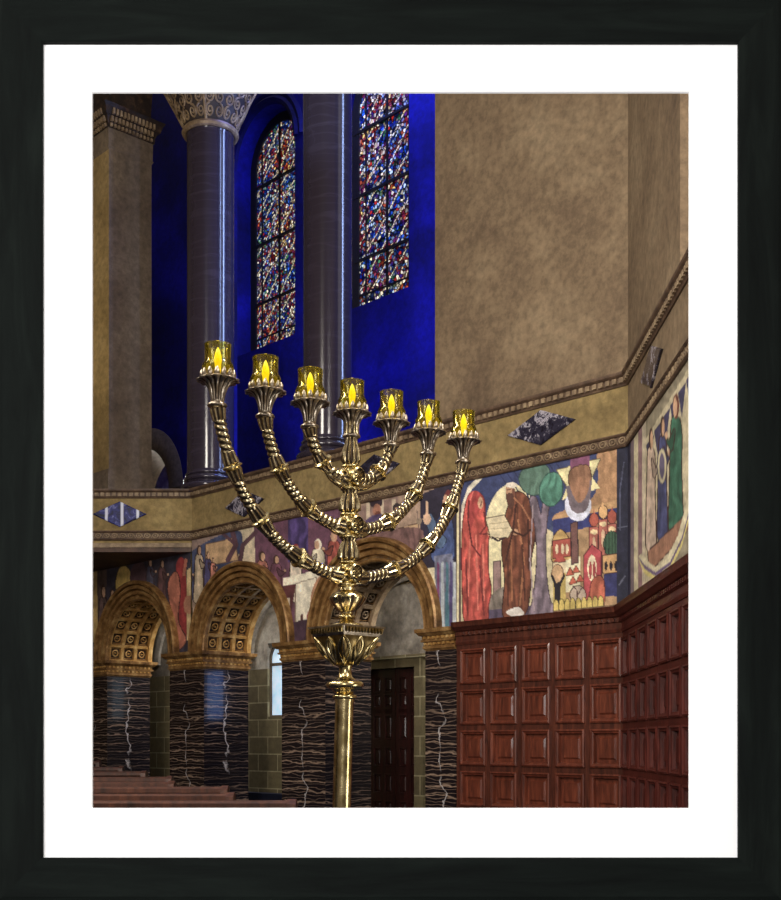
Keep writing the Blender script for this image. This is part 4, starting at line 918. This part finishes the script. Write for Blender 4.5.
# cups (fluted flared calyx + petal crown)
ORD = ['first', 'second', 'third', 'middle', 'fifth', 'sixth', 'last']
VL = ['amber glass candle cup on the leftmost branch, the largest and highest in view', 'amber glass candle cup second from the left', 'amber glass candle cup third from the left, left of the centre stem', 'amber glass candle cup on the centre stem',
      'amber glass candle cup just right of the centre stem', 'amber glass candle cup second from the right, before the blue-lit wall edge', 'amber glass candle cup on the rightmost branch, the smallest and lowest in view']
for i in range(-3, 4):
    a = A_OUT*i/3; m = MB()
    mlathe(m, a, tor(.031, HT+.002, .016)+[(.026,HT+.014),(.027,HT+.02)], 32)
    pr = [(.024,HT+.015),(.026,HT+.03),(.030,HT+.053),(.038,HT+.074),(.051,HT+.090),(.067,HT+.099),(.080,HT+.096),(.082,HT+.100),(.074,HT+.106),(.055,HT+.104),(.04,HT+.104)]
    amps = [.04,.09,.1,.1,.09,.07,.06,.06,.04,.02,0]
    mlathe(m, a, pr, 96, lambda i_, th: 1+amps[i_]*cos(14*th))
    base_f = 2+0
    f0 = 7*32-32-0
    st = len(m.f)-((len(pr)-1)*96+2)
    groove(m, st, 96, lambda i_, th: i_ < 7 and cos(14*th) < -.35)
    cup = obj('cup', m, [M['old_bronze'], M['groove_shade']], men, smooth=True)
    m = MB()
    for q in range(14):
        th = 2*PI*q/14; e = (cos(th), sin(th))
        P = [WM(a+r_*e[0], r_*e[1], HT+h_) for r_, h_ in ((.042,.100),(.053,.106),(.060,.116),(.0635,.128),(.064,.139))]
        m.tube(P, [.008,.0115,.0125,.009,.002], 8)
    obj('petal_crown', m, M['old_bronze'], cup, smooth=True)
    # glass votive cup, its own thing
    gh = HT+.108; c = WM(a, 0, gh)
    v = thing('candle_glass', VL[i+3], 'candle holder', c)
    m = MB(); pr = [(.040,0),(.050,.010),(.058,.025),(.063,.045),(.055,.062),(.051,.070),(.052,.128),(.0535,.132),(.050,.132),(.048,.073),(.052,.060),(.060,.048),(.058,.03),(.050,.015),(.036,.006)]
    vs = []; n = 40
    for (r_, z) in pr:
        for j in range(n): vs.append((c[0]+r_*cos(2*PI*j/n), c[1]+r_*sin(2*PI*j/n), c[2]+z))
    m.add(vs, [(q*n+j, q*n+(j+1) % n, (q+1)*n+(j+1) % n, (q+1)*n+j) for q in range(len(pr)-1) for j in range(n)]+[tuple(range(n))[::-1], tuple((len(pr)-1)*n+j for j in range(n))])
    obj('glass', m, M['amber_glass'], v, smooth=True)
    m = MB(); m.lathe((c[0], c[1], c[2]), [(.012,.008),(.012,.04),(.013,.055),(.016,.07),(.014,.09),(.008,.11),(.002,.122)], 16); obj('flame_bulb', m, M['candle_wax'], v, smooth=True)

# ------------------------------------------------------------------ picture frame hung round an opening in the near wall
YF = 2.5
def pxl(x, y, Y=YF): return ((x-CX)*Y/F, (HY-y)*Y/F+EYE)
m = MB(); xa, za = pxl(45, 858); xb, zb = pxl(736, 45); yw = YF+.022
m.box(WW, -9.6, xa, yw, yw+.12, 0, EYE+17); m.box(WW, xb, 4.2, yw, yw+.12, 0, EYE+17); m.box(WW, xa, xb, yw, yw+.12, 0, za); m.box(WW, xa, xb, yw, yw+.12, zb, EYE+17)
struct('wall_front', m, M['room_wall'])
x0_, z0_ = pxl(-1, 901); x1_, z1_ = pxl(782, -1)
fr = thing('picture_frame', 'wide black stained wooden picture frame with a white mat around the church view', 'picture frame', ((x0_+x1_)/2, YF, z0_))
xi0, zi0 = pxl(42, 858, 2.488); xi1, zi1 = pxl(739, 41.5, 2.488)
prof = [(0, .020), (0, -.004), (.03, -.011), (.12, -.014), (.5, -.014), (.85, -.014), (.97, -.013), (1, -.011), (1, .004)]
outer = [(x0_, z0_), (x1_, z0_), (x1_, z1_), (x0_, z1_)]; inner = [(xi0, zi0), (xi1, zi0), (xi1, zi1), (xi0, zi1)]
for q in range(4):
    o1, o2 = outer[q], outer[(q+1) % 4]; i1, i2 = inner[q], inner[(q+1) % 4]; vs = []
    for (f, dy) in prof: vs.append((o1[0]+(i1[0]-o1[0])*f, YF+dy, o1[1]+(i1[1]-o1[1])*f))
    for (f, dy) in prof: vs.append((o2[0]+(i2[0]-o2[0])*f, YF+dy, o2[1]+(i2[1]-o2[1])*f))
    k = len(prof); m = MB(); m.add(vs, [(j, (j+1) % k, k+(j+1) % k, k+j) for j in range(k)]+[tuple(range(k)), tuple(range(2*k-1, k-1, -1))])
    obj('frame_rail', m, M['frame_wood_h' if q % 2 == 0 else 'frame_wood_v'], fr)
a0, b0 = pxl(30, 870); a1, b1 = pxl(750, 30); c0, e0 = pxl(92.5, 808); c1, e1 = pxl(689, 92.5)
bv = .002; m = MB(); loops = [(a0,b0,a1,b1,YF),(c0-bv,e0-bv,c1+bv,e1+bv,YF),(c0,e0,c1,e1,YF+.004),(a0,b0,a1,b1,YF+.004)]
vs = []
for (xa_, za_, xb_, zb_, y) in loops: vs += [(xa_,y,za_),(xb_,y,za_),(xb_,y,zb_),(xa_,y,zb_)]
m.add(vs, [(i*4+j, i*4+(j+1) % 4, ((i+1) % 4)*4+(j+1) % 4, ((i+1) % 4)*4+j) for i in range(4) for j in range(4)])
obj('mat', m, M['mat_board'], fr, label='plain white mat board')

# ------------------------------------------------------------------ camera
cam = bpy.data.cameras.new('camera'); co = bpy.data.objects.new('camera', cam); col.objects.link(co); bpy.context.scene.camera = co
co.location = (0, 0, EYE); co.rotation_euler = (PI/2, 0, 0)
cam.sensor_fit = 'VERTICAL'; cam.sensor_height = 36; cam.sensor_width = 36*781/900
cam.lens = 36*F/900; cam.shift_y = (HY-450)/900; cam.shift_x = (390.5-CX)/900; cam.clip_start = .05; cam.clip_end = 200

# ------------------------------------------------------------------ lights
def look(o, tgt):
    d = Vector(tgt)-o.location; o.rotation_euler = d.to_track_quat('-Z', 'Y').to_euler()
def area(name, loc, tgt, sx, sy, pw, c):
    l = bpy.data.lights.new(name, 'AREA'); l.shape = 'RECTANGLE'; l.size = sx; l.size_y = sy; l.energy = pw; l.color = c
    o = bpy.data.objects.new(name, l); col.objects.link(o); o.location = loc; look(o, tgt); return o
def spot(name, loc, tgt, pw, c, ang=60, r=.3):
    l = bpy.data.lights.new(name, 'SPOT'); l.energy = pw; l.color = c; l.spot_size = math.radians(ang); l.spot_blend = .8; l.shadow_soft_size = r
    o = bpy.data.objects.new(name, l); col.objects.link(o); o.location = loc; look(o, tgt); return o
area('mat_fill', (-1.2, -1.2, 2.6), (0, 2.5, 2.2), 3.0, 2.6, 215, (1, .99, .98))  # unseen light added to whiten the mat board
area('hall_fill_left', (-6.5, 6, 9), (1, 17, 5), 2.5, 4, 900, (1, .92, .80))  # unseen fill added high in the hall for walls and brass
area('hall_fill_right', (1.6, 5, 8.5), (-1.5, 18, 4), 1.6, 4, 650, (1, .93, .84))  # added fill from the right, no fitting there
area('hall_fill_low', (-4.5, 7, 4.5), (0, 18, 2.6), 2.5, 1.5, 300, (1, .92, .82))  # added low fill, no fitting there
def pA(t, u, z): return WA(t, u, z)
area('apse_lamp', pA(6.9, 1.7, 14.5), pA(6.9, 3.0, 8), 2.4, .8, 290, (.12, .18, 1))
area('apse_lamp_low', pA(6.6, 2.0, 4.8), pA(6.6, 3.0, 8), 4.0, .5, 120, (.14, .18, 1))
area('column_glint_fill', pA(7.75, 1.3, 9), pA(9.2, .45, 9), .15, 7, 110, (.35, .5, 1))  # unseen strip light added for the blue glint on the column edge
area('column_glint_fill', pA(4.3, 1.5, 9), pA(6.0, .45, 9), .15, 7, 110, (.35, .5, 1))  # same added glint for the other column
area('far_arch_lamp', pA(17.4, 4.2, 6.4), pA(15.6, 4.6, 6.2), .5, .8, 160, (1, .98, .94))
for tc, pw in zip(ARCH, (100, 110, 90)): area('passage_fill', pA(tc-.3, 1.5, 3.3), pA(tc+.2, 2.0, 1.6), 1.0, .5, pw, (1, .96, .9))  # unseen lights added to brighten the passage vault and door
area('candelabrum_fill', (-1.9, 3.4, 4.6), (-.2, 5.2, 2.4), 1.0, 1.6, 42, (1, .97, .9))  # unseen soft lights added around the candelabrum for highlights on the brass
area('candelabrum_fill', (1.9, 3.6, 4.4), (-.2, 5.2, 2.4), .8, 1.8, 42, (1, .96, .88))
area('candelabrum_fill', (1.6, 4.6, 1.0), (-.2, 5.2, 2.0), .5, 1.2, 10, (1, .96, .88))
spot('column_haze_fill', (-3.5, 12, 7), pA(6.3, .4, 10.6), 2600, (.55, .75, 1), 12)  # added pale blue spot imitating the milky haze on the column
spot('pier_lamp', (-9.0, 20.0, 8), WP(.7, 0, 8.5), 260, (1, .85, .5), 80)

w = bpy.data.worlds.new('World'); bpy.context.scene.world = w; w.use_nodes = True; nt = w.node_tree; nt.nodes.clear()
out = nt.nodes.new('ShaderNodeOutputWorld'); bg = nt.nodes.new('ShaderNodeBackground'); nt.links.new(bg.outputs[0], out.inputs[0])
tc = nt.nodes.new('ShaderNodeTexCoord'); nz = nt.nodes.new('ShaderNodeTexNoise'); nz.inputs['Scale'].default_value = 3.5; nz.inputs['Detail'].default_value = 2
nt.links.new(tc.outputs['Generated'], nz.inputs['Vector']); rp = nt.nodes.new('ShaderNodeValToRGB'); nt.links.new(nz.outputs[0], rp.inputs[0])
rp.color_ramp.elements[0].position = .42; rp.color_ramp.elements[0].color = (.12,.10,.085,1); rp.color_ramp.elements[1].position = .62; rp.color_ramp.elements[1].color = (1.0,.92,.82,1)
nt.links.new(rp.outputs[0], bg.inputs[0]); bg.inputs[1].default_value = .8
sc = bpy.context.scene; sc.view_settings.view_transform = 'Standard'; sc.view_settings.look = 'None'; sc.view_settings.exposure = 0
for o in bpy.data.objects:
    if '_o' in o.keys(): del o['_o']
